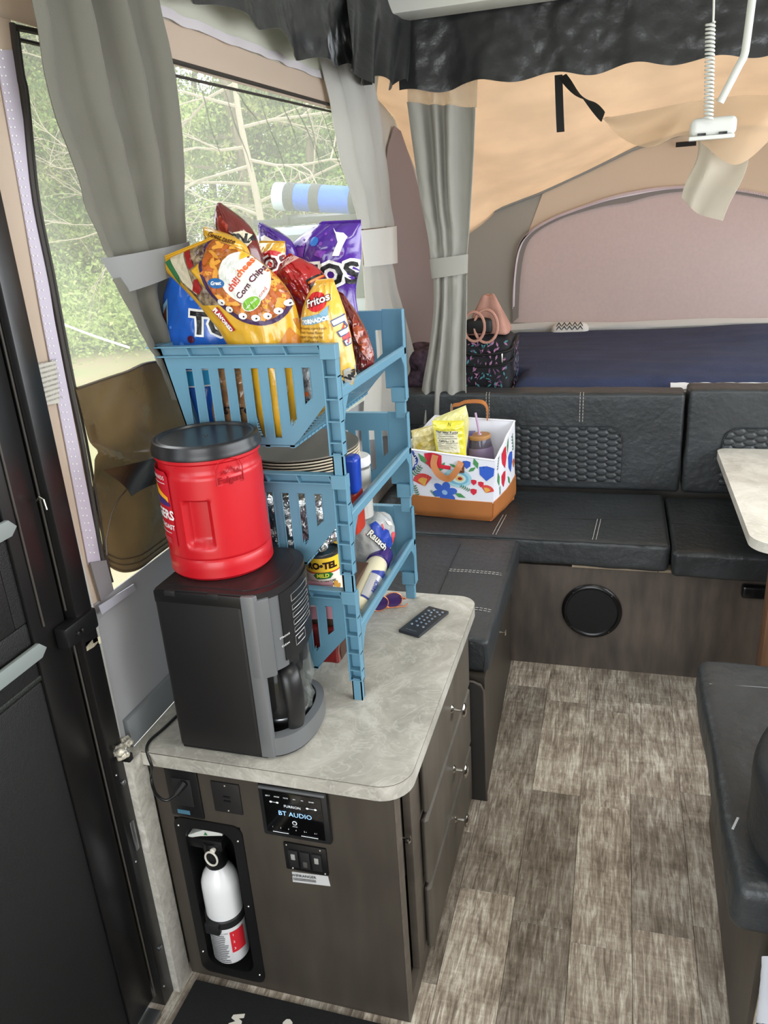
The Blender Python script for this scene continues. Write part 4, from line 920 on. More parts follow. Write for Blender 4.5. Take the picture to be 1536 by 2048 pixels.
# ------------------------------------------------------------ red coffee canister
RC = .0995; KC = Vector((-.736, 1.258, 1.0025))
cn = thing('coffee_canister', 'big red plastic coffee canister with black lid on the coffee maker', 'canister', KC)
redm = mat('canister_red', (184, 18, 30), rough=.38, coat=.15)
def prof(h):
    h = h/1.06
    pts = [(0, .094), (.006, .100), (.02, RC), (.035, RC), (.039, RC-.003), (.043, RC), (.19, RC-.001), (.196, RC-.005), (.212, RC-.005), (.216, RC), (.224, RC), (.228, RC-.002), (.232, .094), (.240, .094)]
    for (a, b), (c, d) in zip(pts[:-1], pts[1:]):
        if a <= h <= c: return b+(d-b)*(h-a)/(c-a)
    return .094
def ss(a, b, x): t = min(1, max(0, (x-a)/(b-a))); return t*t*(3-2*t)
hs = sorted(set([0, .002, .006, .012, .02, .035, .037, .039, .041, .043]+[.045+.004*k for k in range(36)]+[.19, .193, .196, .204, .212, .214, .216, .22, .224, .226, .228, .230, .232, .238]))
hs = [q*1.06 for q in hs]; mb = MB(); NA = 150; vs = []
AREC = math.radians(-81)
for h in hs:
    for k in range(NA):
        a = 2*PI*k/NA; r = prof(h); d = (a-AREC+PI) % (2*PI)-PI
        for dd0 in (0, 2.0):
            q = (d-dd0+PI) % (2*PI)-PI
            sh = ss(.062, .082, h)*(1-ss(.155, .160, h)); wd = .26; r -= .016*sh*(1-ss(wd-.05, wd+.03, abs(q)))
        vs.append(KC+Vector((r*math.cos(a), r*math.sin(a), h)))
fs = [(i*NA+k, i*NA+(k+1) % NA, (i+1)*NA+(k+1) % NA, (i+1)*NA+k) for i in range(len(hs)-1) for k in range(NA)]+[tuple(range(NA-1, -1, -1))]
bo = mb.raw(vs, fs).build('body', redm, cn)
MB().lathe([(a*.985, b*1.055) for a, b in [(.1015, .222), (.1045, .224), (.1045, .232), (.1015, .236), (.1015, .243), (.1, .246), (.096, .247), (.094, .2455), (.091, .247), (.088, .247), (.086, .2435), (.004, .2435), (.003, .245), (0, .245)]], KC, 80).build('lid', mat('canister_lid', (32, 33, 35), rough=.3), cn)
SK = lambda am: cylS((KC.x, KC.y, KC.z), RC, am)
_S1 = SK(math.radians(-141)); S1 = lambda x, y, f: _S1(x, y+.016, f)
lb_ = decal([G([(-.05, .05), (.052, .05), (.052, .188), (.045, .197), (-.05, .197)])], S1, 'label', ink('labelred', (188, 20, 40)), cn, step=.006)
sky_ = [G([(-.05, .135), (.045, .135), (.045, .148), (.02, .157), (.0, .168), (-.05, .170)])]
decal(sky_, lambda x, y, f: S1(x, y, f+.0006), 'label_sunrise', ink('sun', (240, 170, 40)), cn, step=.006)
decal([G([(-.05, .130), (.048, .130), (.048, .136), (.035, .143), (.024, .137), (.012, .147), (.0, .138), (-.02, .15), (-.05, .14)])], lambda x, y, f: S1(x, y, f+.001), 'label_mountains', ink('mount', (60, 40, 110)), cn, step=.006)
decal([T('FOLGERS', .026, (.002, .112), bold=.0008), T('CLASSIC ROAST', .0135, (.004, .088), bold=.0003), T('MEDIUM', .008, (-.02, .073)), T('REWARDS', .011, (.018, .184)), G(rect(.05, .0012), (.018, .174)), G(rect(.05, .0012), (.015, .076))], lambda x, y, f: S1(x, y, f+.0012), 'label_text', WHITE, cn, step=.006)
decal([G(rect(.04, .002), (.015, .064-.004*k)) for k in range(3)], lambda x, y, f: S1(x, y, f+.0012), 'fine_print', ink('pinkish', (214, 90, 100)), cn, step=.006)
_S2 = SK(math.radians(-40)); S2 = lambda x, y, f: _S2(x, y+.0365, f)
emb = mat('canister_red_emboss', (172, 16, 28), rough=.3)  # canister red, relief shading put into a slightly deeper tone
fr_e = MB()
def fr_line(pts): fr_e.tube([S2(x, y, .0003) for x, y in pts], .0011, 6, closed=True)
fr_line([(-.026, .150), (-.026, .180), (-.020, .192), (0, .197), (.020, .192), (.026, .180), (.026, .150)])
fr_e.build('embossed_frame', emb, cn)
decal([T('Folgers', .0165, (0, .158), bold=.0004)], S2, 'embossed_name', mat('emboss_shade', (140, 12, 24), rough=.3), cn, off=.0012, step=.005)  # same red plastic, shade of the raised letters put into the colour
decal([G([(-.020, .168), (-.012, .178), (-.006, .172), (.002, .184), (.010, .172), (.015, .177), (.021, .168), (.017, .168), (.01, .170), (0, .178), (-.008, .169), (-.014, .172)])], S2, 'embossed_mountain', MATS['emboss_shade'], cn, off=.0012, step=.005)

# ------------------------------------------------------------ three stacking baskets
bb_ = mat('basket_blue', (96, 140, 162), rough=.36, var=.04, vscale=6)
BX0, BX1, BY0, BY1 = -.872, -.522, 1.362, 1.850
def zbot(x):   # relative floor line of an end panel
    if x < -.602: return -.200
    return -.200+(x+.602)/(.602-.528)*.085
slots = [(-.812+.0355*k-.0082, -.812+.0355*k+.0082, -.046, (-.184 if k < 6 else (-.160 if k == 6 else -.118))) for k in range(8)]
def end_panel(y, T_, t=.0032):
    mb = MB(); xs = sorted(set([-.83, -.602, BX1]+[s[0] for s in slots]+[s[1] for s in slots]))
    mb.prism([(-.872, y, T_), (-.83, y, T_), (-.83, y, T_-.200)], (0, t, 0))
    for a, b in zip(xs[:-1], xs[1:]):
        s = next((s for s in slots if abs(s[0]-a) < 1e-6 or (s[0] < a < s[1])), None)
        if s:
            mb.prism([(a, y, T_), (b, y, T_), (b, y, T_+s[2]), (a+(0), y, T_+s[2])], (0, t, 0))
            mb.prism([(a, y, T_+s[3]), (b, y, T_+s[3]+(0 if s[3] < -.18 else .014)), (b, y, T_+zbot(b)), (a, y, T_+zbot(a))], (0, t, 0))
        else: mb.prism([(a, y, T_), (b, y, T_), (b, y, T_+zbot(b)), (a, y, T_+zbot(a))], (0, t, 0))
    return mb
def slot_rims(y, T_):
    mb = MB()
    for a, b, zt, zb in slots:
        zz_ = zb; mb.tube([(a, y, T_+zt), (b, y, T_+zt), (b, y, T_+zz_+(0 if zb < -.18 else .014)), (a, y, T_+zz_)], .0012, 6, closed=True)
    return mb
def basket(T_, label):
    r = thing('stacking_basket', label, 'basket', (-.69, 1.606, T_-.264), 'stacking baskets of the tower')
    for y, o in ((BY0, -1), (BY1-.0032, 1)):
        p = end_panel(y, T_).build('end_panel', bb_, r, smooth=False)
        slot_rims(y+(0 if o < 0 else .0032), T_).build('slot_rim', bb_, p)
        l = MB(); yo = y+(.0032 if o > 0 else 0)
        for zz_, ex_ in ((T_-.003, .016), (T_-.022, .012)):
            l.prism([(-.893 if zz_ > T_-.01 else -.880, yo, zz_), (-.524, yo, zz_), (-.524, yo+o*ex_, zz_), (-.890 if zz_ > T_-.01 else -.878, yo+o*ex_, zz_)], (0, 0, .003), bev=.0008, seg=1)
        for k in range(5): l.prism([(-.80+.068*k, yo, T_-.021), (-.80+.068*k, yo+o*.012, T_-.021), (-.806+.068*k, yo+o*.014, T_-.002), (-.806+.068*k, yo, T_-.002)], (.003, 0, 0))
        l.build('rim', bb_, r, smooth=False)
    # posts
    def post(y, o):
        mb = MB(); x0, x1 = -.524, -.4945
        mb.box((x0, y, T_-.215), (x1, y+o*.003, T_-.001))
        for x in (x0, x1-.003): mb.box((x, y-o*.018, T_-.215), (x+.003, y+o*.002, T_-.001), bev=.0006, seg=1)
        for z in (-.062, -.105, -.148, -.190, -.215): mb.box((x0, y-o*.016, T_+z), (x1, y, T_+z+.0025))
        mb.box((x0-.001, y-o*.021, T_-.028), (x1+.001, y+o*.003, T_), bev=.001, seg=1)
        mb.box((x0+.004, y-o*.014, T_-.264), (x1-.004, y-o*.0115, T_-.21))
        for x in (x0+.004, x1-.0065): mb.box((x, y-o*.014, T_-.264), (x+.0025, y+o*.003, T_-.21))
        for x in (x0+.004,): mb.box((x, y+o*.0005, T_-.264), (x1-.004, y+o*.003, T_-.21))
        return mb
    post(BY0, 1).build('post', bb_, r, smooth=False)
    mb = MB(); y = BY1
    mb.box((-.552, y-.004, T_-.19), (-.4945, y+.001, T_+.004), bev=.001, seg=1).box((-.4985, y-.022, T_-.215), (-.4945, y+.001, T_+.004), bev=.001, seg=1)
    mb.box((-.535, y-.020, T_-.222), (-.497, y+.001, T_-.185), bev=.002, seg=1).box((-.527, y-.016, T_-.264), (-.501, y-.001, T_-.218), bev=.002, seg=2)
    mb.build('post', bb_, r, smooth=False)
    # front rail and slanted grille
    rl = MB(); zr = T_-.098
    prof_ = [(-.4945, zr+.012), (-.500, zr+.016), (-.520, zr+.004), (-.522, zr-.010), (-.512, zr-.014), (-.4945, zr-.006)]
    rl.prism([(a, BY0+.002, b) for a, b in prof_], (0, BY1-BY0-.006, 0), bev=.0015, seg=1)
    for y, s in ((BY0+.002, 1), (BY1-.004, -1)):
        rl.prism([(-.4965, y, zr+.05), (-.4965, y+s*.018, zr+.014), (-.4965, y+s*.05, zr+.002), (-.4965, y+s*.02, zr-.03), (-.4965, y, zr-.07)], (-.0035, 0, 0))
    rl.build('front_rail', bb_, r, smooth=False)
    g = MB(); A = Vector((-.516, 0, T_-.108)); B = Vector((-.602, 0, T_-.198)); k = 0
    y = BY0+.02
    while y < BY1-.015:
        g.prism([A+Vector((0, y, 0)), B+Vector((0, y, 0)), B+Vector((0, y+.008, 0)), A+Vector((0, y+.008, 0))], (-.002, 0, -.003)); y += .0195
    g.prism([B+Vector((0, BY0, 0)), B+Vector((0, BY1-.004, 0)), B+Vector((.014, BY1-.004, .014)), B+Vector((.014, BY0, .014))], (-.002, 0, -.003))
    g.build('front_grille', bb_, r, smooth=False)
    fl_ = MB(); y = BY0
    while y < BY1-.01: fl_.box((-.83, y, T_-.203), (-.600, min(y+.012, BY1), T_-.199)); y += .022
    for x in (-.83, -.775, -.72, -.665, -.612): fl_.box((x, BY0, T_-.205), (x+.010, BY1, T_-.2))
    fl_.build('floor_grid', bb_, r, smooth=False)
    bk_ = MB(); y = BY0
    def xb(z): return -.83-.042*(z+.2)/.2
    bk_.prism([(xb(-.2), BY0, T_-.2), (xb(-.2), BY1, T_-.2), (xb(-.175), BY1, T_-.175), (xb(-.175), BY0, T_-.175)], (.003, 0, 0)).prism([(xb(-.045), BY0, T_-.045), (xb(-.045), BY1, T_-.045), (xb(0), BY1, T_), (xb(0), BY0, T_)], (.003, 0, 0))
    while y < BY1: bk_.prism([(xb(-.2), y, T_-.2), (xb(-.2), y+.016, T_-.2), (xb(-.02), y+.016, T_-.02), (xb(-.02), y, T_-.02)], (.003, 0, 0)); y += .036
    bk_.prism([(-.893, BY0-.012, T_-.003), (-.870, BY0-.012, T_-.003), (-.870, BY1+.012, T_-.003), (-.893, BY1+.012, T_-.003)], (0, 0, .003))
    bk_.build('back_panel', bb_, r, smooth=False)
    return r
basket(1.412, 'topmost blue plastic basket of the tower, full of snack bags')
basket(1.158, 'middle blue plastic basket of the tower holding paper plates and foil')
basket(.9045, 'lowest blue plastic basket of the tower, legs standing on the worktop')
# ------------------------------------------------------------ snack bags
class Bag:
    """pillow bag standing in the plane y = y0; outline given as left and right edge curves"""
    def __init__(s, name, label, left, right, y0, th, m, group=None, seed=0, crk=.0035, seal=True, tilt=0):
        s.L = [at(a, b, y=y0) for a, b in left]; s.R = [at(a, b, y=y0) for a, b in right]; s.y0 = y0; s.th = th; s.seed = seed; s.crk = crk; s.tilt = tilt
        s.root = thing(name, label, 'bag of snacks', ((s.L[-1]+s.R[-1])/2), group)
        mb = MB(); nu, nv = 34, 44
        mb.grid(lambda u, v: s.pt(u, v, -1), nu, nv, flip=True).grid(lambda u, v: s.pt(u, v, 1), nu, nv)
        s.body = mb.build('bag_film', m, s.root, weld=True)
        if seal:
            q = MB(); q.sheet(lambda u, v: s.pt(u, -.03+.05*v, 0)+Vector((0, -.0006+.0008*math.sin(v*40), 0)), 34, 10, .0016); q.build('seal', m, s.root)
    def base(s, u, v):
        vv = max(0, min(1, v)); a = crom(s.L, vv); b = crom(s.R, vv); p = a.lerp(b, u)
        if v < 0: p += (crom(s.L, 0).lerp(crom(s.R, 0), u)-crom(s.L, .05).lerp(crom(s.R, .05), u))*(-v/.05)
        return p
    def bulge(s, u, v):
        e = max(0, math.sin(PI*min(1, max(0, u))))**.55*min(1, max(0, v)/.25)**.7*min(1, max(0, 1-v)/.12)**.6
        k = s.seed*3.7
        c = abs(nz(u*5+k, v*6+2, k))*2-.5+.6*(abs(nz(u*11+v*6+k, v*9-u*5, k))*2-.5)+.35*math.sin(u*26+5*nz(u*3, v*3, k))*max(0, 1-v/.22)
        return s.th*e, c*s.crk*min(1, e*2.5)
    def pt(s, u, v, side):
        p = s.base(u, v); b, c = s.bulge(u, v)
        p.y += side*(b*.5)+c*(1 if side else 0)+s.tilt*(v-.5)
        return p
    def inv(s, x, z):
        u = v = .5
        for _ in range(12):
            p = s.base(u, v); du = (s.base(u+.01, v)-p)/.01; dv = (s.base(u, v+.01)-p)/.01
            ex, ez = x-p.x, z-p.z; det = du.x*dv.z-du.z*dv.x
            if abs(det) < 1e-9: break
            u += max(-.3, min(.3, (ex*dv.z-ez*dv.x)/det)); v += max(-.3, min(.3, (du.x*ez-du.z*ex)/det))
            u = max(0, min(1, u)); v = max(0.0, min(1, v))
        return u, v
    def S(s, px, py):
        c = at(px, py, y=s.y0-.45*s.th)
        def f(x, y, off):
            u, v = s.inv(c.x+x, c.z+y); p = s.pt(u, v, -1); return p+Vector((.0, -off, 0))
        return f
    def print(s, items, name, m, px, py, lvl=0, step=.008): return decal(items, lambda x, y, f, q=s.S(px, py): q(x, y, f), name, m, s.root, off=.0012+.0008*lvl, step=step)
    def pxprint(s, polys, name, m, lvl=0, step=.008):
        yy = s.y0-.45*s.th; c = at(500, 600, y=yy); its = []
        for pl in polys: its.append(G([(at(a, b, y=yy).x-c.x, at(a, b, y=yy).z-c.z) for a, b in pl]))
        return s.print(its, name, m, 500, 600, lvl, step)
def film(name, c, var=.0, metal=.0, rough=.22, col2=None, vs=12): return mat(name, c, rough=rough, metal=metal, var=var, vscale=vs, coat=.6, bump=.15, bscale=45, col2=col2)
GB = 'snack bags in the top basket'
yel = film('film_yellow', (214, 164, 42), .08); gold = film('film_gold', (222, 172, 66), .06); pur = film('film_purple', (78, 40, 146), .15)
red = film('film_red', (158, 26, 30), .2); blu = film('film_blue', (38, 98, 196), .1); mar = film('film_maroon', (104, 34, 32), .25); org = film('film_orange', (176, 82, 36), .15, col2=(120, 30, 26), vs=30)
def chips(poly_fn, n, seed, sz):
    r = random.Random(seed); its = []
    for k in range(n):
        x, y = poly_fn(r); a = r.uniform(0, PI); q = sz*r.uniform(.7, 1.3)
        its.append(G([(-q, -q*.45), (q*.2, -q*.6), (q, -q*.1), (q*.8, q*.4), (-q*.3, q*.55)], (x, y), a))
    return its
# blue bag, left front
b = Bag('tortilla_chip_bag', 'bright blue tortilla chip bag at the left front of the top basket', [(352, 522), (328, 590), (316, 690), (362, 790), (398, 862)], [(440, 530), (500, 600), (508, 690), (505, 790), (498, 866)], 1.455, .10, blu, GB, 1)
b.print([T('TOSTI', .060, (.033, 0), -.12, bold=.0065)], 'lettering_outline', WHITE, 430, 655, 1)
b.print([T('TOSTI', .060, (.033, 0), -.12, bold=.002)], 'lettering', BLACKP, 430, 655, 2)
b.pxprint([[(316, 612), (327, 598), (333, 650), (345, 700), (352, 760), (334, 760), (322, 700)]], 'side_panel', ink('ltblue', (150, 200, 228)), 1)
b.pxprint([[(318, 630), (326, 610), (330, 650), (320, 652)]], 'dip_picture', ink('dipbrown', (120, 60, 40)), 2)
b.pxprint([[(360, 742), (520, 732), (520, 762), (365, 772)]], 'light_band', ink('cyan', (40, 160, 214)), 1)
b.pxprint([[(358, 740), (520, 729), (520, 732), (358, 743)], [(364, 772), (520, 762), (520, 765), (364, 775)]], 'white_line', WHITE, 2)
b.print([G(ell(.009, .0075))], 'olive_picture', ink('plumdot', (84, 22, 50)), 385, 678, 1)
r_ = random.Random(4)
b.print([G(ell(q, q, 12), (r_.uniform(-.05, .02), r_.uniform(-.06, .08))) for q in (.004, .006, .003, .005, .004)], 'light_dots', ink('dotblue', (80, 140, 226)), 380, 650, 1)
# small tan bag seen through the slots
b = Bag('tortilla_chip_bag', 'tan tortilla chip bag seen through the slots of the top basket', [(432, 735), (424, 800), (432, 872)], [(508, 735), (506, 800), (500, 872)], 1.400, .045, film('film_tan', (140, 98, 66), .25, col2=(176, 136, 96), vs=16), GB, 2)
b.print([T('TOSTITOS', .021, (0, 0), -.08, bold=.0008)], 'lettering', BLACKP, 466, 822, 1)
# corn chips bag across the front
b = Bag('corn_chip_bag', 'yellow corn chip bag leaning left, white circle with chili cheese lettering', [(316, 527), (398, 612), (455, 690), (500, 790), (530, 880)], [(428, 478), (512, 516), (588, 602), (604, 740), (588, 884)], 1.402, .065, yel, GB, 3, tilt=0)
b.pxprint([[(318, 527), (350, 505), (376, 540), (440, 610), (400, 612)], [(350, 505), (398, 482), (428, 478), (440, 484), (400, 520), (372, 548)]], 'clear_top', film('film_clear_brown', (86, 50, 34), .4, col2=(170, 150, 120), vs=60), 1)
b.pxprint([[(317, 526), (338, 512), (352, 556), (352, 572)]], 'green_corner', ink('cgreen', (50, 110, 66)), 2)
b.pxprint([[(326, 516), (352, 504), (370, 535), (380, 562), (392, 590), (360, 566), (345, 545)]], 'cream_panel', ink('cream', (206, 196, 172)), 3)
b.pxprint([[(356, 506), (366, 500), (384, 532), (376, 540)], [(386, 560), (394, 558), (404, 578), (396, 590), (382, 582)]], 'red_pepper', ink('pepper', (150, 30, 30)), 4)
def pe(cx_, cy_, rx, ry, rot, n=40): return [(cx_+rx*math.cos(a)*math.cos(rot)-ry*math.sin(a)*math.sin(rot), cy_+rx*math.cos(a)*math.sin(rot)+ry*math.sin(a)*math.cos(rot)) for a in [2*PI*k/n for k in range(n)]]
b.pxprint([pe(486, 556, 112, 72, .80)], 'purple_ring', ink('navyring', (62, 36, 78)), 1)
b.pxprint([pe(486, 554, 104, 65, .80)], 'chip_picture', film('chips_print', (206, 128, 36), .3, col2=(150, 70, 24), vs=70), 2)
r_ = random.Random(8); ch = []
for k in range(80):
    a = r_.uniform(0, 2*PI); q = r_.uniform(.62, .92); x = 486+104*q*math.cos(a)*math.cos(.8)-65*q*math.sin(a)*math.sin(.8); y = 554+104*q*math.cos(a)*math.sin(.8)+65*q*math.sin(a)*math.cos(.8)
    t = r_.uniform(0, PI); L_, W_ = r_.uniform(9, 15), r_.uniform(4, 6); ch.append([(x+L_*math.cos(d)*math.cos(t)-W_*math.sin(d)*math.sin(t)+1.5*math.cos(d*3), y+L_*math.cos(d)*math.sin(t)+W_*math.sin(d)*math.cos(t)) for d in [0, .7, 1.4, 2.2, PI, 3.9, 4.7, 5.5]])
o_ = b.pxprint(ch[:40], 'printed_chips', ink('chipgold', (226, 158, 60)), 3); o_['kind'] = 'stuff'
o_ = b.pxprint(ch[40:], 'printed_chips', ink('chiprust', (180, 92, 34)), 3); o_['kind'] = 'stuff'
eyes = [(446, 604), (462, 618), (490, 631), (515, 635), (537, 631), (556, 622), (572, 607)]
b.pxprint([pe(x, y, 8.5, 6.5, .2, 16) for x, y in eyes], 'printed_eyes', WHITE, 5); b.pxprint([pe(x+2, y+1, 2, 2, 0, 10) for x, y in eyes], 'eye_dots', BLACKP, 6)
b.pxprint([pe(488, 556, 58, 42, .85)], 'white_circle', ink('circlewhite', (224, 226, 220)), 4)
an = .84
b.print([T('chili', .018, (-.019, -.016), an, bold=.0006)], 'lettering_red', ink('chilired', (190, 60, 40)), 486, 550, 5, .005)
b.print([T('cheese', .0175, (.005, .014), an, bold=.0006)], 'lettering_orange', ink('cheeseorange', (214, 96, 40)), 486, 548, 5, .005)
b.print([T('Corn Chips', .0155, (.006, -.004), an, bold=.0005)], 'lettering_plum', ink('cornplum', (86, 30, 54)), 494, 560, 5, .005)
b.print([T('flavored', .010, (.022, -.022), an)], 'lettering_small', ink('chilired', (190, 60, 40)), 498, 566, 5, .005)
b.pxprint([pe(435, 566, 17, 10, .15, 20)], 'blue_badge', ink('badgeblue', (36, 98, 160)), 5)
b.print([T('Great', .0095, (0, 0), .0, bold=.0003)], 'badge_text', WHITE, 435, 566, 6, .005)
b.pxprint([pe(506, 606, 19, 14, -.6, 24)], 'badge_rim', WHITE, 6); b.pxprint([pe(506, 606, 17, 12.5, -.6, 24)], 'green_badge', ink('lime', (120, 176, 50)), 7)
b.print([T('new look', .0075, (0, 0), .7)], 'badge_text', WHITE, 506, 606, 8, .005)
b.pxprint([[(472, 500), (490, 482), (506, 505), (474, 520)]], 'cheese_wedge', ink('wedge', (228, 180, 50)), 6)
b.pxprint([[(422, 622), (434, 614), (472, 660), (462, 664)]], 'red_band', ink('bandred', (172, 30, 46)), 2)
b.print([T('FLAVORED', .011, (0, 0), -.9, bold=.0006)], 'band_text', WHITE, 446, 640, 3, .005)
b.pxprint([[(555, 690), (575, 655), (600, 690)], [(580, 640), (606, 632), (612, 680), (598, 688)]], 'printed_triangle', ink('trichip', (196, 122, 36)), 1)
# pretzel bag and the small yellow bag behind
b = Bag('pretzel_bag', 'dark red pretzel bag with a pointed top behind the corn chips', [(436, 404), (431, 452), (445, 560), (475, 690)], [(440, 405), (505, 462), (535, 560), (570, 690)], 1.56, .07, mar, GB, 4, seal=False)
b.pxprint([[(433, 440), (440, 430), (458, 450), (462, 480), (440, 470)]], 'pretzel_picture', ink('pretzelred', (150, 50, 34)), 1)
b.pxprint([pe(479, 481, 19, 20, .2, 8)], 'cream_badge', ink('cream2', (214, 204, 178)), 2)
b.print([T('SNA', .024, (.006, 0), -.06, bold=.0012)], 'lettering', BLACKP, 480, 478, 3, .006)
b = Bag('snack_bag', 'small mustard yellow snack bag peeking up behind the corn chips', [(408, 452), (414, 500), (440, 600)], [(412, 454), (492, 492), (520, 600)], 1.48, .05, yel, GB, 5, seal=False)
b.print([T('Great taste', .012, (0, 0), -.35, bold=.0003)], 'lettering', ink('brown', (90, 50, 24)), 442, 476, 1, .006)
# purple bags
b = Bag('tortilla_chip_bag', 'large purple tortilla chip bag at the back right of the top basket', [(640, 446), (578, 498), (590, 600), (610, 720)], [(722, 444), (722, 520), (712, 590), (728, 700)], 1.745, .10, pur, GB, 6)
b.print([T('TOS', .066, (-.012, 0), .02, bold=.0085)], 'lettering_outline', WHITE, 668, 552, 1); b.print([T('TOS', .066, (-.012, 0), .02, bold=.002)], 'lettering', BLACKP, 668, 552, 2)
b.pxprint([[(660, 456), (668, 464), (682, 466), (690, 474), (680, 500), (676, 512), (664, 512), (673, 484), (668, 468)]], 'white_dip_print', WHITE, 1)
for _q in ([(588, 496), (610, 494), (606, 514), (592, 512)], [(636, 500), (654, 502), (644, 516), (630, 510)]  ): b.pxprint([_q], 'lilac_panel', ink('lilac', (126, 66, 172)), 1)
b.print([G(ell(.010, .010, 9), (-.04, .075))], 'blue_dot', ink('dotcyan', (50, 110, 190)), 668, 552, 1); b.print([G(ell(.010, .008, 9), (.045, -.03))], 'blue_dot', ink('dotcyan', (50, 110, 190)), 668, 552, 1)
r_ = random.Random(9)
b.print([G(ell(q, q, 10), (r_.uniform(-.07, .03), r_.uniform(.04, .12))) for q in (.004, .005, .003, .004, .003, .005, .003)], 'lilac_dots', MATS['ink_lilac'], 668, 552, 1)
b = Bag('snack_bag', 'small purple and white snack bag with a sharp tip at the back', [(519, 444), (518, 470), (528, 560)], [(525, 446), (588, 490), (600, 580)], 1.70, .05, pur, GB, 7, seal=False)
b.pxprint([[(520, 474), (530, 470), (556, 484), (548, 492), (522, 492)]], 'white_panel', WHITE, 1)
b = Bag('corn_chip_bag', 'golden corn chip bag with red oval behind the red bag', [(519, 484), (517, 540), (530, 640)], [(570, 484), (574, 530), (600, 640)], 1.63, .06, gold, GB, 8)
b.pxprint([pe(540, 530, 26, 30, .3, 28)], 'red_oval', ink('fred', (196, 30, 36)), 1)
b.print([T('OS', .040, (.004, 0), .05, bold=.005)], 'lettering_outline', WHITE, 546, 528, 2); b.print([T('OS', .040, (.004, 0), .05, bold=.001)], 'lettering', ink('maroont', (90, 10, 20)), 546, 528, 3)
# red bag in the middle
b = Bag('tortilla_chip_bag', 'glossy red tortilla chip bag in the middle with striped crimped seal', [(564, 522), (556, 556), (592, 620), (620, 700)], [(584, 508), (640, 540), (672, 600), (690, 700)], 1.52, .075, red, GB, 9, crk=.006)
b.pxprint([[(560, 540), (566, 520), (582, 506), (590, 516), (574, 530)]], 'crimped_seal', ink('sealpink', (206, 160, 150)), 1)
b.pxprint([[(x, 536-(x-562)*.9), (x+2.5, 533-(x-562)*.9), (x+5, 521-(x-562)*.9), (x+2.5, 522-(x-562)*.9)] for x in (562, 567, 572, 577)], 'seal_stripes', ink('sealred', (140, 20, 24)), 2)
b.pxprint([[(612, 560), (636, 546), (640, 552), (616, 572)], [(618, 572), (640, 556), (646, 570), (626, 592)]], 'black_chevron', BLACKP, 1)
b.pxprint([[(616, 564), (638, 550), (639, 554), (618, 568)]], 'orange_chevron', ink('chevorange', (214, 110, 40)), 2)
# golden bag front right
b = Bag('corn_chip_bag', 'upright golden corn chip bag with red oval logo at the front right', [(630, 564), (606, 615), (598, 690), (600, 770), (610, 850)], [(668, 562), (690, 625), (705, 690), (711, 750), (690, 800)], 1.425, .075, gold, GB, 10)
b.pxprint([pe(631, 604, 20, 19, .5, 30)], 'red_oval', ink('fred', (196, 30, 36)), 1)
b.print([T('Fritos', .020, (0, 0), .30, bold=.0018)], 'lettering_outline', ink('maroont', (60, 16, 40)), 633, 602, 2, .005); b.print([T('Fritos', .020, (0, 0), .30, bold=.0004)], 'lettering', WHITE, 633, 602, 3, .005)
b.pxprint([[(601, 636), (640, 627), (656, 610), (655, 640), (630, 648), (601, 651)]], 'blue_banner', ink('banner', (120, 160, 184)), 1)
b.print([T('TORNADOS', .0105, (0, 0), .15, bold=.0006)], 'banner_text', WHITE, 630, 641, 2, .005)
b.print([T('Who wants corn fresh', .0075, (0, .016)), T('down home flavor', .0075, (0, .008)), T('super crunchy for', .0075, (0, 0)), T("y'all's gang", .0075, (0, -.008))], 'small_text', ink('brown', (90, 50, 24)), 622, 674, 1, .005)
b.pxprint([pe(693, 660, 14, 30, .1, 24), [(672, 608), (686, 612), (688, 624), (676, 620)]], 'red_side_oval', MATS['ink_fred'], 1)
b.print([T('Fri', .050, (0, 0), -1.15, bold=.004)], 'side_outline', ink('sideblue', (52, 62, 110)), 690, 660, 2, .006); b.print([T('Fri', .050, (0, 0), -1.15, bold=.0018)], 'side_lettering', WHITE, 690, 660, 3, .006)
b.pxprint([[(684, 742), (708, 732), (710, 748), (690, 780), (686, 770)]], 'grey_panel', ink('gpanel', (150, 150, 144)), 1)
b.print([T('Twist', .022, (0, 0), .5, bold=.001)], 'panel_text', BLACKP, 697, 754, 2, .006)
# rust red bag right
b = Bag('tortilla_chip_bag', 'rust red tortilla chip bag slumped over the front rail at right', [(676, 585), (690, 640), (702, 700), (715, 752)], [(688, 590), (726, 650), (748, 708), (744, 738)], 1.60, .05, mar, GB, 11, crk=.005)
b.pxprint([[(704, 610), (712, 628), (732, 665), (746, 702), (738, 722), (722, 700), (706, 660)]], 'chip_picture', org, 1)
b = Bag('snack_bag', 'black, white and orange printed snack bag seen through the last slots', [(598, 700), (600, 760), (610, 840)], [(636, 700), (640, 760), (636, 830)], 1.396, .025, film('film_mixed', (40, 44, 60), .5, col2=(206, 206, 210), vs=40), GB, 12, seal=False)
b.print([G(ell(.006, .005), (0, 0))], 'orange_dot', ink('odot', (220, 110, 50)), 612, 788, 1)

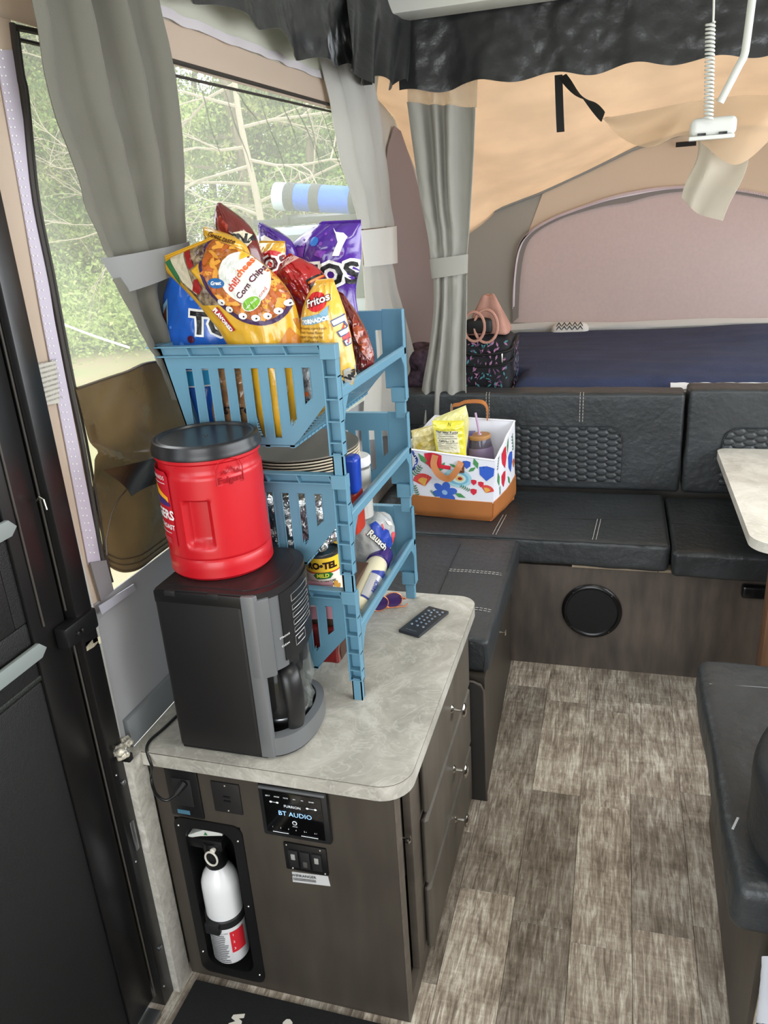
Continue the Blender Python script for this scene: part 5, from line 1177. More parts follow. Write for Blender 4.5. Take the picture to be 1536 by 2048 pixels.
# ------------------------------------------------------------ middle basket: plates, foil, bottles
FLm = .960
ps = thing('paper_plate_stack', 'stack of round pale grey plates in the middle basket', 'plates', (-.665, 1.53, 1.07))
plm = mat('plate_cream', (196, 186, 166), rough=.6); plg = mat('plate_top_grey', (120, 114, 104), rough=.5)
for k in range(8):
    z = 1.100+.0065*k
    MB().lathe([(0, z), (.085, z), (.108, z+.010), (.130, z+.016), (.1315, z+.018), (.130, z+.0195), (.106, z+.0125), (.085, z+.0035), (0, z+.0035)], (-.665, 1.535, 0), 56, (.0, .0, 1)).build('plate', plm if k < 7 else plg, ps)
foi = mat('aluminium_foil', (215, 215, 215), rough=.22, metal=1, bump=.9, bscale=70)
def ff(p, n_): return n_*(.020*nz(p.x*22, p.y*22, p.z*22)+.010*nz(p.x*60, p.y*60, p.z*60))
fo = MB().rbox((-.80, 1.385, .967), (-.575, 1.66, 1.088), .02, (34, 34, 22), ff).build('foil_tray', foi, smooth=False); tag(fo, 'crumpled silver aluminium foil behind the slots of the middle basket', 'foil')
bc_ = at(708, 945, y=1.50)
bt = thing('detergent_bottle', 'blue capped bottle leaning inside the middle basket', 'bottle', (bc_.x, 1.50, .98))
MB().rbox((bc_.x-.020, 1.478, bc_.z-.046), (bc_.x+.013, 1.52, bc_.z+.040), .012, (6, 6, 10), lambda p, n_: Vector((.10*(p.z-bc_.z)**1*.3, 0, 0))).build('cap', mat('cobalt_plastic', (24, 60, 160), rough=.22), bt)
MB().rbox((bc_.x-.04, 1.484, .968), (bc_.x+.006, 1.545, bc_.z-.040), .014, (6, 6, 8)).build('body', mat('bottle_red_orange', (176, 56, 40), rough=.3), bt)
jc = at(728, 945, y=1.60)
jr = thing('glass_jar', 'clear ribbed container with white lid beside the blue cap', 'jar', (jc.x, 1.62, .965))
JC = Vector((jc.x-.028, 1.62, .9645)); H = jc.z+.012-JC.z
MB().lathe([(.036+.0015*(k % 2), H*(.02+.93*k/40)) if 0 else (.036, H*(.02+.93*k/40)) for k in range(41)], JC, 40).build('body', mat('ribbed_clear', (206, 204, 198), rough=.2, alpha=.75, bump=.5, bscale=120, stretch=(1, 1, .05)), jr)
MB().lathe([(.036, H), (.0375, H+.002), (.0375, H+.018), (.034, H+.022), (0, H+.023)], JC, 40).build('lid', mat('lid_white', (222, 222, 222), rough=.4), jr)

# ------------------------------------------------------------ lowest basket
ct = at(643, 1128, y=1.44); CT = Vector((ct.x, 1.45, .842))
cyanm = mat('tin_metal', (140, 142, 140), rough=.3, metal=1)
def tin(c, name, label, rot):
    t = thing(name, label, 'tin can', c, 'tin cans in the lowest basket')
    MB().lathe([(.0385, 0), (.0395, .002), (.0385, .004), (.0385, .104), (.0395, .106), (.0395, .109), (.0380, .109), (.037, .105), (.030, .105), (.029, .106), (.026, .105), (0, .105)], c, 48).build('can', cyanm, t)
    MB().lathe([(.0388, .005), (.0388, .066)], c, 48).build('white_band', mat('label_white', (226, 222, 210), rough=.4), t)
    MB().lathe([(.0388, .066), (.0388, .070)], c, 48).build('orange_line', mat('label_line', (190, 90, 40), rough=.4), t)
    MB().lathe([(.0388, .070), (.0388, .102)], c, 48).build('yellow_band', mat('label_yellow', (232, 188, 50), rough=.4), t)
    S = cylS(c, .0388, rot)
    decal([T('RO\u2022TEL', .0205, (0, .084), bold=.0012)], S, 'lettering', ink('rblack', (40, 16, 10)), t, off=.0008, step=.004)
    decal([G([(-.022, .062), (-.014, .069), (.016, .069), (.024, .062), (.016, .054), (-.014, .054)])], S, 'green_badge', ink('rgreen', (40, 110, 50)), t, off=.0006, step=.004)
    decal([T('MILD', .012, (0, .0615), bold=.0005)], S, 'badge_text', ink('ryellow', (220, 220, 70)), t, off=.0012, step=.004)
    decal([T('DICED TOMATOES', .0068, (0, .047), bold=.0002), T('& GREEN CHILIES', .006, (0, .039), bold=.0002)], S, 'label_text', ink('rbrown', (60, 46, 30)), t, off=.0008, step=.004)
    decal([G(ell(.007, .007, 12), (.028, .038)), G(ell(.008, .007, 12), (.036, .028)), G(ell(.006, .006, 12), (.022, .026))], S, 'tomato_picture', ink('rtom', (190, 140, 60)), t, off=.0005, step=.004)
    return t
tin(CT, 'tin_can', 'tomato tin with yellow and white label at the basket front', math.radians(-72))
tin(Vector((CT.x-.015, 1.575, .842)), 'tin_can', 'second tomato tin standing just behind the first in the lowest basket', math.radians(-10))
bx_ = MB().box((CT.x-.06, 1.395, .706), (CT.x+.045, 1.63, .8405), bev=.004).build('snack_carton', mat('carton_dark', (70, 46, 34), rough=.7)); tag(bx_, 'brown carton at the bottom of the lowest basket carrying the tins', 'carton')
# dressing bottle lying on the rail
A = at(716, 1215, x=-.545); B = at(762, 1112, x=-.552); ax = (B-A).normalized(); L = (B-A).length
ax = Vector((ax.x, ax.y, ax.z))
db = thing('dressing_bottle', 'cream dressing bottle with purple cap lying along the lowest basket', 'bottle', A)
MB().lathe([(0, -.03), (.024, -.028), (.030, -.015), (.032, 0), (.032, L*.55), (.029, L*.75), (.024, L*.86)], A, 36, ax).build('body', mat('ranch_cream', (218, 210, 180), rough=.25, coat=.5), db)
MB().lathe([(.0265, L*.82), (.0295, L*.83), (.0295, L*1.04), (.027, L*1.06), (0, L*1.06)], A, 36, ax).build('cap', mat('cap_purple', (50, 32, 104), rough=.3), db)
u1 = Vector((.9, -.2, .3)); u1 = (u1-ax*u1.dot(ax)).normalized(); u2 = ax.cross(u1)
SB = lambda x, y, f: A+ax*(L*.35+y)+(u1*math.cos(x/.032)+u2*math.sin(x/.032))*(.0322+f)
decal([G([(-.03, -.075), (.012, -.075), (.016, .0), (.012, .045), (.0, .06), (-.012, .045), (-.03, .03)])], SB, 'label', ink('bluelabel', (44, 60, 140)), db, step=.006)
decal([G([(-.03, -.07), (.004, -.07), (.006, .0), (.004, .03), (-.03, .02)])], SB, 'silver_panel', mat('silver_panel', (190, 192, 196), rough=.3, metal=.4), db, off=.002, step=.006)
decal([T('RANCH', .013, (-.008, -.02), PI/2, bold=.0006)], SB, 'label_text', ink('bluelabel', (44, 60, 140)), db, off=.003, step=.005)
# bread bag
bgc = at(757, 1065, x=-.56)
brd = thing('bread_bag', 'clear bread bag with blue, white and red printing in the lowest basket', 'bread bag', (bgc.x, bgc.y, bgc.z-.08))
def bfn(p, n_): return n_*(.010*nz(p.x*18, p.y*18, p.z*18)+.005*nz(p.x*50, p.y*40, p.z*50))
MB().rbox((bgc.x-.085, bgc.y-.045, bgc.z-.075), (bgc.x+.022, bgc.y+.085, bgc.z+.040), .03, (16, 20, 14), bfn).build('loaf_film', mat('bread_film', (206, 206, 204), rough=.12, alpha=.68, bump=.3, bscale=60, spec=1), brd)
def tw_(u, v):
    a = u*2*PI; r = .012+.034*abs(v-.35)**1.1+.004*math.sin(a*5+v*4); return Vector((bgc.x-.015+r*math.cos(a)-.004*v, bgc.y-.02+r*math.sin(a), bgc.z+.020+.055*v+.008*nz(math.cos(a)*2, math.sin(a)*2, v*3)))
MB().grid(tw_, 40, 14).build('twisted_neck', mat('clear_film', (225, 228, 225)), brd)
from mathutils.bvhtree import BVHTree
_lf = [o for o in bpy.data.objects if o.name.startswith('loaf_film')][0]; _of = WL[_lf.name]
_bv = BVHTree.FromPolygons([v.co+_of for v in _lf.data.vertices], [tuple(p.vertices) for p in _lf.data.polygons])
def breadS(px, py):
    c = at(px, py, x=bgc.x+.03); n_ = Vector((.55, -.75, .38)).normalized(); ex = Vector((0, 0, 1)).cross(n_).normalized(); ey = n_.cross(ex)
    def f(x, y, o):
        p = c+ex*x+ey*y+n_*.25; h = _bv.ray_cast(p, -n_)
        return (h[0] if h[0] is not None else _bv.find_nearest(c+ex*x+ey*y)[0])+n_*(o+.001)
    return f
for nm, c, its, px, py, lv in (('blue_print', 'breadblue', [G([(-.030, .030), (-.012, .036), (.0, .018), (.030, .006), (.040, -.030), (.026, -.060), (.010, -.052), (-.006, -.030), (-.026, -.006)])], 770, 1068, 1),
                               ('red_print', 'breadred', [G(ell(.011, .020, 16, 0, 0, .2))], 790, 1078, 2), ('cream_stripe', 'breadcream', [G([(-.006, .016), (.016, .012), (.022, .0), (.004, .004)])], 780, 1053, 2),
                               ('red_stripe', 'breadred', [G([(-.004, .012), (.0, .012), (.004, -.004), (.0, -.004)])], 772, 1056, 3), ('red_print', 'breadred', [G(ell(.008, .012, 14))], 720, 1093, 1)):
    decal(its, breadS(px, py), nm, ink(c, {'breadblue': (40, 66, 160), 'breadred': (214, 70, 80), 'breadcream': (226, 224, 214)}[c]), brd, off=.0012*lv, step=.006)
decal([T('Rausch', .023, (0, 0), -.86, bold=.0022)], breadS(764, 1080), 'lettering_outline', BLACKP, brd, off=.0048, step=.006)
decal([T('Rausch', .023, (0, 0), -.86, bold=.0007)], breadS(764, 1080), 'lettering', ink('breadcream', (226, 224, 214)), brd, off=.0058, step=.006)
# zip bag with red contents
zb = thing('zip_bag', 'pink topped zip bag of dark red food behind the lowest slots', 'food bag', (-.60, 1.385, .72))
MB().rbox((-.80, 1.372, .708), (-.555, 1.392, .80), .008, (20, 4, 10), lambda p, n_: n_*.006*nz(p.x*25, p.y*20, p.z*25)).build('contents', mat('jerky_red', (112, 30, 28), rough=.2, var=.4, vscale=25, coat=.6), zb)
MB().sheet(lambda u, v: Vector((-.80+.245*u, 1.378+.006*nz(u*6, v*3), .80+.09*v+.02*u)), 24, 8, .001).build('pink_top', mat('pink_film', (206, 150, 160), rough=.2, alpha=.7), zb)
MB().sheet(lambda u, v: Vector((-.80+.245*u, 1.374+.006*nz(u*6, .5), .832+.012*v+.02*u)), 24, 2, .002).build('zip_line', mat('zip_white', (220, 210, 214), rough=.3), zb)

# ------------------------------------------------------------ on the worktop
WZ = .6412
rm = thing('remote_control', 'slim black remote control lying on the worktop', 'remote control', (-.45, 1.72, WZ))
c_ = [at(797, 1259, z=WZ+.008), at(838, 1271, z=WZ+.008), at(895, 1219, z=WZ+.008), at(856, 1211, z=WZ+.008)]
rex = (c_[1]-c_[0]).normalized(); rey = (c_[3]-c_[0]); rey = (rey-rex*rey.dot(rex)); RL = rey.length; rey.normalize(); RW = (c_[1]-c_[0]).length
ro = c_[0]; lo = Vector((0, 0, -.008))
MB().prism([ro+lo, ro+rex*RW+lo, ro+rex*RW+rey*RL+lo, ro+rey*RL+lo], (0, 0, .008), bev=.0018).build('body', mat('remote_black', (40, 44, 50), rough=.35), rm)
kb = mat('remote_key', (120, 134, 150), rough=.3, metal=.3)
for r0_, yy in enumerate((.40, .50, .60, .70)):
    for c0_ in range(3): MB().lathe([(.0034, 0), (.003, .0014), (0, .0018)], ro+rex*RW*(.26+.24*c0_)+rey*RL*yy, 12).build('button', kb, rm)
for u, v in ((.22, .84), (.40, .90), (.40, .80), (.62, .86), (.82, .90), (.82, .80), (.22, .28), (.5, .28), (.78, .28)): MB().lathe([(.0038, 0), (.0032, .0014), (0, .0018)], ro+rex*RW*u+rey*RL*v, 12).build('button', kb, rm)
SRm = planeS(ro+rex*RW*.5+rey*RL*.08, rex, rey); decal([T('FURRION', .0075)], SRm, 'lettering', ink('remgrey', (110, 118, 126)), rm, step=0)
# sunglasses folded on the worktop
sgp = at(772, 1222, z=WZ)
sg = thing('sunglasses', 'folded sunglasses with purple lenses and copper frame behind the tower', 'sunglasses', sgp)
cop = mat('copper_frame', (196, 122, 84), rough=.3, metal=.6)
for dx in (-.030, .024):
    c = sgp+Vector((dx*.6, dx*.45+.012, .022)); e1 = Vector((.72, .45, 0)).normalized(); e2 = Vector((-.12, .12, .98)).normalized()
    ring = [c+e1*.026*math.cos(a)+e2*.021*math.sin(a) for a in np.linspace(0, 2*PI, 25)[:-1]]
    MB().tube(ring, .0016, 8, closed=True).build('frame', cop, sg); MB().raw([c]+ring, [(0, k+1, (k+1) % 24+1) for k in range(24)]).build('lens', mat('purple_lens', (58, 38, 84), rough=.08), sg)
MB().tube([sgp+Vector((.035, .030, .030)), sgp+Vector((.045, .045, .018)), sgp+Vector((.01, .055, .006)), sgp+Vector((-.05, .03, .004))], .0018, 8).build('temple', cop, sg)
MB().tube([sgp+Vector((-.04, .0, .030)), sgp+Vector((.0, .01, .004)), sgp+Vector((.045, .03, .003)), sgp+Vector((.05, .04, .006))], .0018, 8).build('temple', cop, sg)

# ------------------------------------------------------------ floral tote
to = thing('tote_bag', 'white floral tote bag with tan leather base on the far seat', 'tote bag', (-.56, 2.85, .524))
zb_ = .5265
Bt = [Vector((-.735, 2.745, zb_)), Vector((-.425, 2.712, zb_)), Vector((-.372, 2.965, zb_)), Vector((-.70, 3.00, zb_))]
Tp = [at(822, 898, y=2.70), at(990, 921, y=2.69), at(1029, 842, y=2.985), at(870, 832, y=3.01)]
Md = [Bt[i].lerp(Tp[i], .335)+Vector((0, 0, .0)) for i in range(4)]
Tp[0] = Vector((-.755, 2.705, Tp[0].z))
def side(q, i, u, v, o=0):   # face i: corner i -> i+1
    j = (i+1) % 4; a = q[0][i].lerp(q[0][j], u); b_ = q[1][i].lerp(q[1][j], u); p = a.lerp(b_, v)
    n_ = (q[0][j]-q[0][i]).cross(Vector((0, 0, 1))).normalized()
    return p+n_*(o+.010*math.sin(PI*u)*math.sin(PI*min(1, v+.15))+.004*nz(u*4+i*3, v*3))
canv = mat('tote_canvas', (232, 232, 240), rough=.6); tan = mat('tan_leather', (178, 112, 62), rough=.42, var=.08, vscale=6)
mb = MB()
for i in range(4): mb.sheet(lambda u, v: side((Bt, Tp), i, u, .30+.70*v), 20, 16, .004)
mb.build('canvas_body', canv, to)
mb = MB()
for i in range(4): mb.sheet(lambda u, v: side((Bt, Tp), i, u, .325*v, .003-.020*max(0, .25-v)**1*2), 20, 8, .005)
mb.raw([b+Vector((0, 0, .001)) for b in Bt], [(3, 2, 1, 0)]); mb.build('leather_base', tan, to)
mb = MB()
mb.raw([side((Bt, Tp), i, 0, .36) for i in range(4)], [(0, 1, 2, 3)]); mb.build('lining', mat('tote_lining', (206, 202, 196), rough=.7), to)
mb = MB()
for i in range(4): mb.tube([side((Bt, Tp), i, u, 1, 0) for u in np.linspace(0, 1, 12)], .004, 8)
mb.build('hem', canv, to)
def ST(i, u0, v0):
    W = (Bt[(i+1) % 4]-Bt[i]).length; Hh = (Tp[i]-Bt[i]).length
    return lambda x, y, f: side((Bt, Tp), i, u0+x/W, v0+y/Hh, .0025+f)
def flower(i, u, v, kind, r, a=0):
    S = ST(i, u, v)
    P = {'blue': (ink('fl_blue', (66, 104, 200)), 6), 'red': (ink('fl_red', (214, 62, 78)), 5)}
    if kind == 'blue6':
        decal([G(ell(r*.42, r*.30, 14), (r*.55*math.cos(t), r*.55*math.sin(t)), t) for t in [a+2*PI*k/6 for k in range(6)]], S, 'printed_flower', ink('fl_blue', (70, 110, 206)), to, step=.01)
        decal([G(ell(r*.22, r*.22, 10))], S, 'flower_centre', ink('fl_pale', (150, 190, 230)), to, off=.002, step=.01)
    elif kind == 'rose':
        for k, (q, c) in enumerate(((1, (170, 216, 230)), (.72, (128, 190, 216)), (.5, (206, 232, 232)), (.30, (226, 196, 130)), (.16, (160, 50, 40)))):
            decal([G(ell(r*q, r*q*.8, 20), (r*.04*k, 0))], S, 'printed_rose', ink('rose%d' % k, c), to, off=.001+.0007*k, step=.01)
    elif kind == 'fan':
        decal([G([(0, -r*.3), (r*math.cos(t-.13), r*math.sin(t-.13)), (r*1.02*math.cos(t), r*1.02*math.sin(t)), (r*math.cos(t+.10), r*math.sin(t+.10))]) for t in [a+.25*k for k in range(-4, 5)]], S, 'printed_flower', ink('fl_coral', (224, 74, 70)), to, step=.01)
        decal([G([(0, -r*.3), (r*.6*math.cos(t-.10), r*.6*math.sin(t-.10)), (r*.6*math.cos(t+.10), r*.6*math.sin(t+.10))]) for t in [a+.25*k for k in range(-3, 4)]], S, 'flower_centre', ink('fl_yellow', (240, 190, 90)), to, off=.002, step=.01)
    elif kind == 'tulip':
        c = {0: (214, 50, 70), 1: (60, 100, 200), 2: (110, 180, 214)}[int(a*10) % 3]
        decal([G([(0, -r), (r*.7, -r*.2), (r*.75, r*.8), (r*.3, r*.35), (0, r), (-r*.3, r*.35), (-r*.75, r*.8), (-r*.7, -r*.2)])], S, 'printed_flower', ink('tulip%d' % (int(a*10) % 3), c), to, step=.01)
    elif kind == 'leaf':
        decal([G([(0, -r), (r*.4, 0), (0, r), (-r*.4, 0)], (0, 0), a)], S, 'printed_leaf', ink('leafgreen', (84, 152, 96)), to, step=.01)
    elif kind == 'sprig':
        its = [G(rect(.0016, 2*r), (0, 0), a)]
        for k in range(5):
            for sgn in (-1, 1):
                q = -r*.7+r*.35*k; its.append(G(ell(r*.22, r*.08, 8), (-math.sin(a)*q+sgn*r*.2*math.cos(a), math.cos(a)*q+sgn*r*.2*math.sin(a)), a+sgn*.6))
        decal(its, S, 'printed_sprig', ink('sprig', (70, 124, 90)), to, step=.01)
for args in ((0, .44, .42, 'blue6', .050, .3), (0, .60, .66, 'rose', .050), (0, .20, .52, 'fan', .042, 1.9), (0, .92, .78, 'tulip', .034, .1), (0, .33, .86, 'tulip', .040, .0), (0, .70, .88, 'tulip', .018, .1), (0, .78, .62, 'tulip', .013, .0), (0, .86, .60, 'tulip', .013, .0), (0, .78, .47, 'tulip', .015, .0),
             (0, .92, .50, 'fan', .028, 1.2), (0, .08, .40, 'sprig', .026, .2), (0, .13, .70, 'sprig', .030, -.6), (0, .22, .88, 'leaf', .030, .6), (0, .42, .80, 'leaf', .026, -.5), (0, .80, .92, 'leaf', .024, .3), (0, .76, .82, 'leaf', .018, -.8), (0, .62, .40, 'leaf', .024, 1.2), (0, .30, .38, 'sprig', .018, .7), (0, .55, .84, 'leaf', .016, 1.1), (0, .68, .52, 'sprig', .022, 1.1), (0, .03, .86, 'tulip', .020, .1), (0, .02, .58, 'leaf', .016, .4),
             (1, .40, .80, 'tulip', .036, .0), (1, .15, .62, 'leaf', .030, .2), (1, .34, .52, 'tulip', .028, .0), (1, .70, .60, 'tulip', .034, .1), (1, .62, .86, 'leaf', .026, -.4), (1, .85, .80, 'sprig', .030, .1), (1, .60, .40, 'leaf', .022, .6), (1, .12, .88, 'sprig', .026, -.3), (1, .88, .48, 'fan', .022, 1.2), (1, .2, .42, 'sprig', .018, .1)): flower(*args)
S0 = ST(0, 0, 0)
decal([G([(0, -.008), (.062, -.010), (.064, .006), (0, .008)], (.10, .232))], S0, 'red_hem_patch', ink('tulip0', (214, 50, 70)), to, off=.003, step=.01)
# handles
hA, hB = side((Bt, Tp), 0, .36, .97, .006), side((Bt, Tp), 0, .64, .92, .006)
hp1 = [hA, hA+Vector((-.005, -.012, -.035)), hA+Vector((.018, -.026, -.068)), hB+Vector((-.040, -.026, -.058)), hB+Vector((-.008, -.014, -.020)), hB]
def strap(P, w_, t, name, m, wdir=None):
    def f(u, v):
        p = crom(P, v); tg = (crom(P, min(1, v+.02))-crom(P, max(0, v-.02))).normalized(); wd = tg.cross(Vector((.35, -1, .1))) if wdir is None else Vector(wdir); wd = (wd-tg*wd.dot(tg)).normalized() if wd.cross(tg).length > .05 else Vector((1, 0, 0))
        return p+wd*(u-.5)*w_
    return MB().sheet(f, 3, 40, t).build(name, m, to)
strap(hp1, .024, .003, 'handle', tan)
hC, hD = side((Bt, Tp), 2, .70, .97, -.004), side((Bt, Tp), 2, .30, .97, -.004)
hC = at(905, 835, y=2.995); hD = at(975, 838, y=2.985)
strap([hC, hC+Vector((.0, 0, .045)), hC+Vector((.03, -.004, .055)), hC+Vector((.06, 0, .065)), hD+Vector((-.02, 0, .068)), hD+Vector((0, 0, .04)), hD+Vector((0, 0, -.005))], .022, .003, 'handle', tan, (0, .9, .4))
tabp = side((Bt, Tp), 0, .645, .83, .006)
tb_ = MB().box(tabp+Vector((-.010, -.002, -.020)), tabp+Vector((.010, .002, .022)), bev=.001).build('handle_tab', mat('tab_brown', (110, 70, 46), rough=.5), to)
for dz in (-.008, .008): MB().lathe([(.003, 0), (.002, .002), (0, .0025)], tabp+Vector((0, -.003, dz)), 10, (0, -1, 0)).build('rivet', chrome, tb_)
# key strap on the rim
ks = thing('key_strap', 'blue and white patterned wristlet strap hanging over the tote rim', 'strap', side((Bt, Tp), 0, .08, .9, .01))
kq = side((Bt, Tp), 0, .10, 1, .008)
MB().sheet(lambda u, v: kq+Vector((.014*math.sin(v*PI)+.010*u, -.006-.006*math.sin(v*9), -.075*v)), 3, 24, .002).build('strap', mat('strap_blue', (34, 62, 130), rough=.6), ks)
decal([G([(-.001, .002), (.003, .006), (.004, .010), (-.003, .004)], (0, .011*k)) for k in range(5)], planeS(kq+Vector((.018, -.016, -.060)), (1, 0, 0), (0, 0, 1)), 'white_pattern', WHITE, ks, off=.003, step=0)
# popcorn bags in the tote
def popbag(label, left, right, y0, th, m, seed): return Bag('popcorn_bag', label, left, right, y0, th, m, 'popcorn bags in the floral tote', seed, crk=.004)
pb1 = popbag('pale yellow popcorn bag with rounded top behind, standing in the tote', [(868, 838), (866, 870), (872, 925)], [(932, 812), (938, 850), (930, 925)], 2.84, .07, film('film_pale', (214, 208, 140), .1, rough=.15), 21)
pb2 = popbag('clear yellow popcorn bag lying sideways at the tote left', [(822, 862), (824, 885), (828, 915)], [(868, 850), (874, 880), (876, 915)], 2.79, .07, film('film_popcorn', (206, 180, 70), .25, col2=(236, 226, 180), vs=22), 22)
pb3 = popbag('yellow popcorn bag with a nutrition label in front', [(864, 842), (868, 870), (874, 918)], [(928, 842), (930, 870), (934, 922)], 2.755, .06, film('film_lemon', (222, 212, 70), .08), 23)
S3 = lambda *a: None
pb3.pxprint([[(870, 862), (914, 862), (920, 906), (876, 902)]], 'nutrition_panel', ink('panelcream', (224, 218, 190)), 1)
pb3.print([T('Nutrition Facts', .0135, (0, .034), -.03, bold=.0003), G(rect(.075, .0012), (0, .026)), G(rect(.06, .0016), (-.002, .019)), G(rect(.075, .0016), (.001, .010)), T('Calories 150', .012, (0, .000), -.02, bold=.0003), G(rect(.078, .0016), (.002, -.008)), G(rect(.07, .001), (.002, -.015)), G(rect(.07, .001), (.002, -.022)), G(rect(.07, .001), (.003, -.029))], 'nutrition_text', ink('dark', (60, 60, 62)), 894, 882, 2, .01)
pb3.print([T('N', .016, (0, 0)), ], 'round_mark', ink('olive', (110, 110, 50)), 898, 850, 1, .01)
# tumbler with wooden lid and straw
tp = at(966, 900, y=2.88)
tm = thing('tumbler', 'glass tumbler with bamboo lid and lilac straw in the tote', 'tumbler', (tp.x, 2.88, .62))
TC = Vector((tp.x, 2.88, .60)); tt = at(962, 872, y=2.88).z-.60
MB().lathe([(.038, 0), (.044, .02), (.048, .10), (.050, .13), (.044, tt-.022), (.040, tt-.006)], TC, 36, (-.06, 0, 1)).build('glass', mat('smoky_glass', (96, 90, 104), rough=.08, alpha=.75), tm)
MB().lathe([(.0465, tt-.10), (.0505, tt-.085), (.0505, tt-.055), (.0475, tt-.04)], TC, 36, (-.06, 0, 1)).build('silicone_sleeve', mat('lilac_sleeve', (142, 124, 156), rough=.5), tm)
MB().lathe([(.042, tt-.008), (.044, tt-.004), (.044, tt+.004), (.041, tt+.007), (0, tt+.007)], TC, 36, (-.06, 0, 1)).build('bamboo_lid', mat('bamboo', (178, 132, 84), rough=.5, var=.1, vscale=20), tm)
st0 = TC+Vector((-.06*tt, 0, tt+.007)); MB().tube([st0, st0+Vector((-.014, 0, .085))], .0042, 10).build('straw', mat('lilac_straw', (190, 160, 196), rough=.2), tm)
MB().lathe([(.009, 0), (.008, .004), (.0045, .005)], st0, 14).build('straw_collar', MATS['lilac_straw'], tm)
pbx = at(940, 880, y=2.90)
pu = MB().box((pbx.x-.018, 2.86, .60), (pbx.x+.016, 2.94, pbx.z+.028), bev=.004).build('purple_box', mat('purple_card', (92, 82, 150), rough=.4)); tag(pu, 'purple box standing in the tote beside the tumbler', 'box')
# ------------------------------------------------------------ curtains
curt = mat('backlit_grey_curtain', (114, 112, 102), rough=.85, trans=.2, bump=.12, bscale=700, sheen=.2)  # curtain grey darkened in its colour because it hangs backlit
def cloth(rows, nf, plane, name, m, parent, nu=90, nv=80, seed=0, ndir=(1, 0, 0), t=.0025, off=0.0):
    """rows: (pxL, pyL, pxR, pyR, amp, shift)"""
    Lp = [on(r[0], r[1], *plane) for r in rows]; Rp = [on(r[2], r[3], *plane) for r in rows]; A_ = [Vector((r[4], r[5] if len(r) > 5 else 0, 0)) for r in rows]; nd = Vector(ndir)
    def f(u, v):
        a = crom(Lp, v); b = crom(Rp, v); am = crom(A_, v)
        ph = 2*PI*nf*(u+.05*math.sin(2*PI*u*1.3+seed)+.03*nz(u*3+seed, v*2))
        s_ = math.sin(ph); s_ = math.copysign(abs(s_)**.7, s_)
        return a.lerp(b, u)+nd*(am.y+am.x*s_+am.x*.45*math.sin(ph*.37+seed+1.5*v)+.004*nz(u*8+seed, v*9))
    return MB().sheet(f, nu, nv, t).build(name, m, parent)
def tieback(poly, plane, name, m, parent, bow, ndir, thick=.003):
    (x0, y0), (x1, y1), (x2, y2), (x3, y3) = poly   # TL TR BR BL
    def f(u, v):
        p = on(x0, y0, *plane).lerp(on(x1, y1, *plane), u).lerp(on(x3, y3, *plane).lerp(on(x2, y2, *plane), u), v)
        return p+Vector(ndir)*(bow*math.sin(PI*min(1, max(0, u)))**.5+.003)
    return MB().sheet(f, 24, 5, thick).build(name, m, parent)
PL = ((-.885, 0, 0), (1, 0, 0))
c1 = thing('curtain', 'wide grey curtain at the left window tied back above the snack bags', 'curtain', (-.885, 1.5, .9))
cloth([(30, -60, 275, -90, .020), (42, 20, 292, -10, .020), (75, 200, 330, 150, .019), (130, 340, 352, 300, .017), (172, 450, 358, 400, .014), (208, 520, 364, 490, .010, .002)], 3.2, PL, 'curtain_upper', curt, c1, seed=1, ndir=(1, 0, 0))
cloth([(214, 560, 366, 520, .009, .002), (248, 620, 350, 600, .012, .0), (285, 690, 368, 680, .014), (322, 745, 372, 740, .014), (345, 800, 385, 800, .012)], 2.2, PL, 'curtain_lower', curt, c1, seed=2)
tieback([(198, 517), (372, 482), (374, 528), (240, 586)], PL, 'tieback', mat('tieback_grey', (140, 141, 141), rough=.8, trans=.1), c1, .030, (1, 0, 0))
sh1 = on(345, 330, *PL)
PM = ((-.90, 0, 0), (1, 0, 0))
curt2 = mat('lit_grey_curtain', (196, 194, 188), rough=.85, trans=.3, bump=.12, bscale=700)  # same curtain cloth, window light put into a lighter colour
c2 = thing('curtain', 'narrow grey curtain in a daylit tone at the far corner of the left window', 'curtain', (-.90, 3.0, .8))
cloth([(622, 60, 718, 60, .014), (640, 95, 728, 100, .014), (668, 200, 752, 200, .016), (690, 320, 768, 300, .015), (712, 400, 778, 395, .012), (724, 458, 786, 452, .008)], 2.3, PM, 'curtain_upper', curt2, c2, seed=5)
cloth([(728, 530, 788, 525, .008), (732, 620, 808, 610, .014), (735, 720, 836, 720, .020), (730, 820, 850, 810, .022), (728, 880, 850, 860, .022)], 2.6, PM, 'curtain_lower', curt2, c2, seed=6)
tieback([(720, 461), (790, 452), (792, 526), (728, 534)], PM, 'tieback', mat('tieback_lit', (206, 204, 198), rough=.8, trans=.1), c2, .022, (1, 0, 0))  # tieback lightened in colour along with its daylit curtain
PR = ((0, 3.12, 0), (0, 1, 0))
curt3 = mat('half_lit_grey_curtain', (172, 170, 163), rough=.85, trans=.22, bump=.12, bscale=700)  # same cloth again, colour set between the backlit and daylit copies
c3 = thing('curtain', 'grey curtain with mesh top beside the opening of the bunk tent', 'curtain', (-.68, 3.12, .8))
cloth([(816, 205, 952, 215, .022), (828, 300, 948, 310, .022), (842, 400, 942, 410, .018), (856, 470, 938, 470, .014), (862, 520, 934, 512, .010)], 3.3, PR, 'curtain_upper', curt3, c3, seed=9, ndir=(0, -1, 0))
cloth([(866, 552, 934, 548, .010), (866, 620, 934, 615, .014), (856, 700, 932, 700, .018), (842, 780, 932, 770, .02), (838, 868, 936, 850, .02)], 3.2, PR, 'curtain_lower', curt3, c3, seed=10, ndir=(0, -1, 0))
tieback([(860, 518), (936, 508), (935, 546), (864, 557)], PR, 'tieback', curt3, c3, .024, (0, -1, 0))
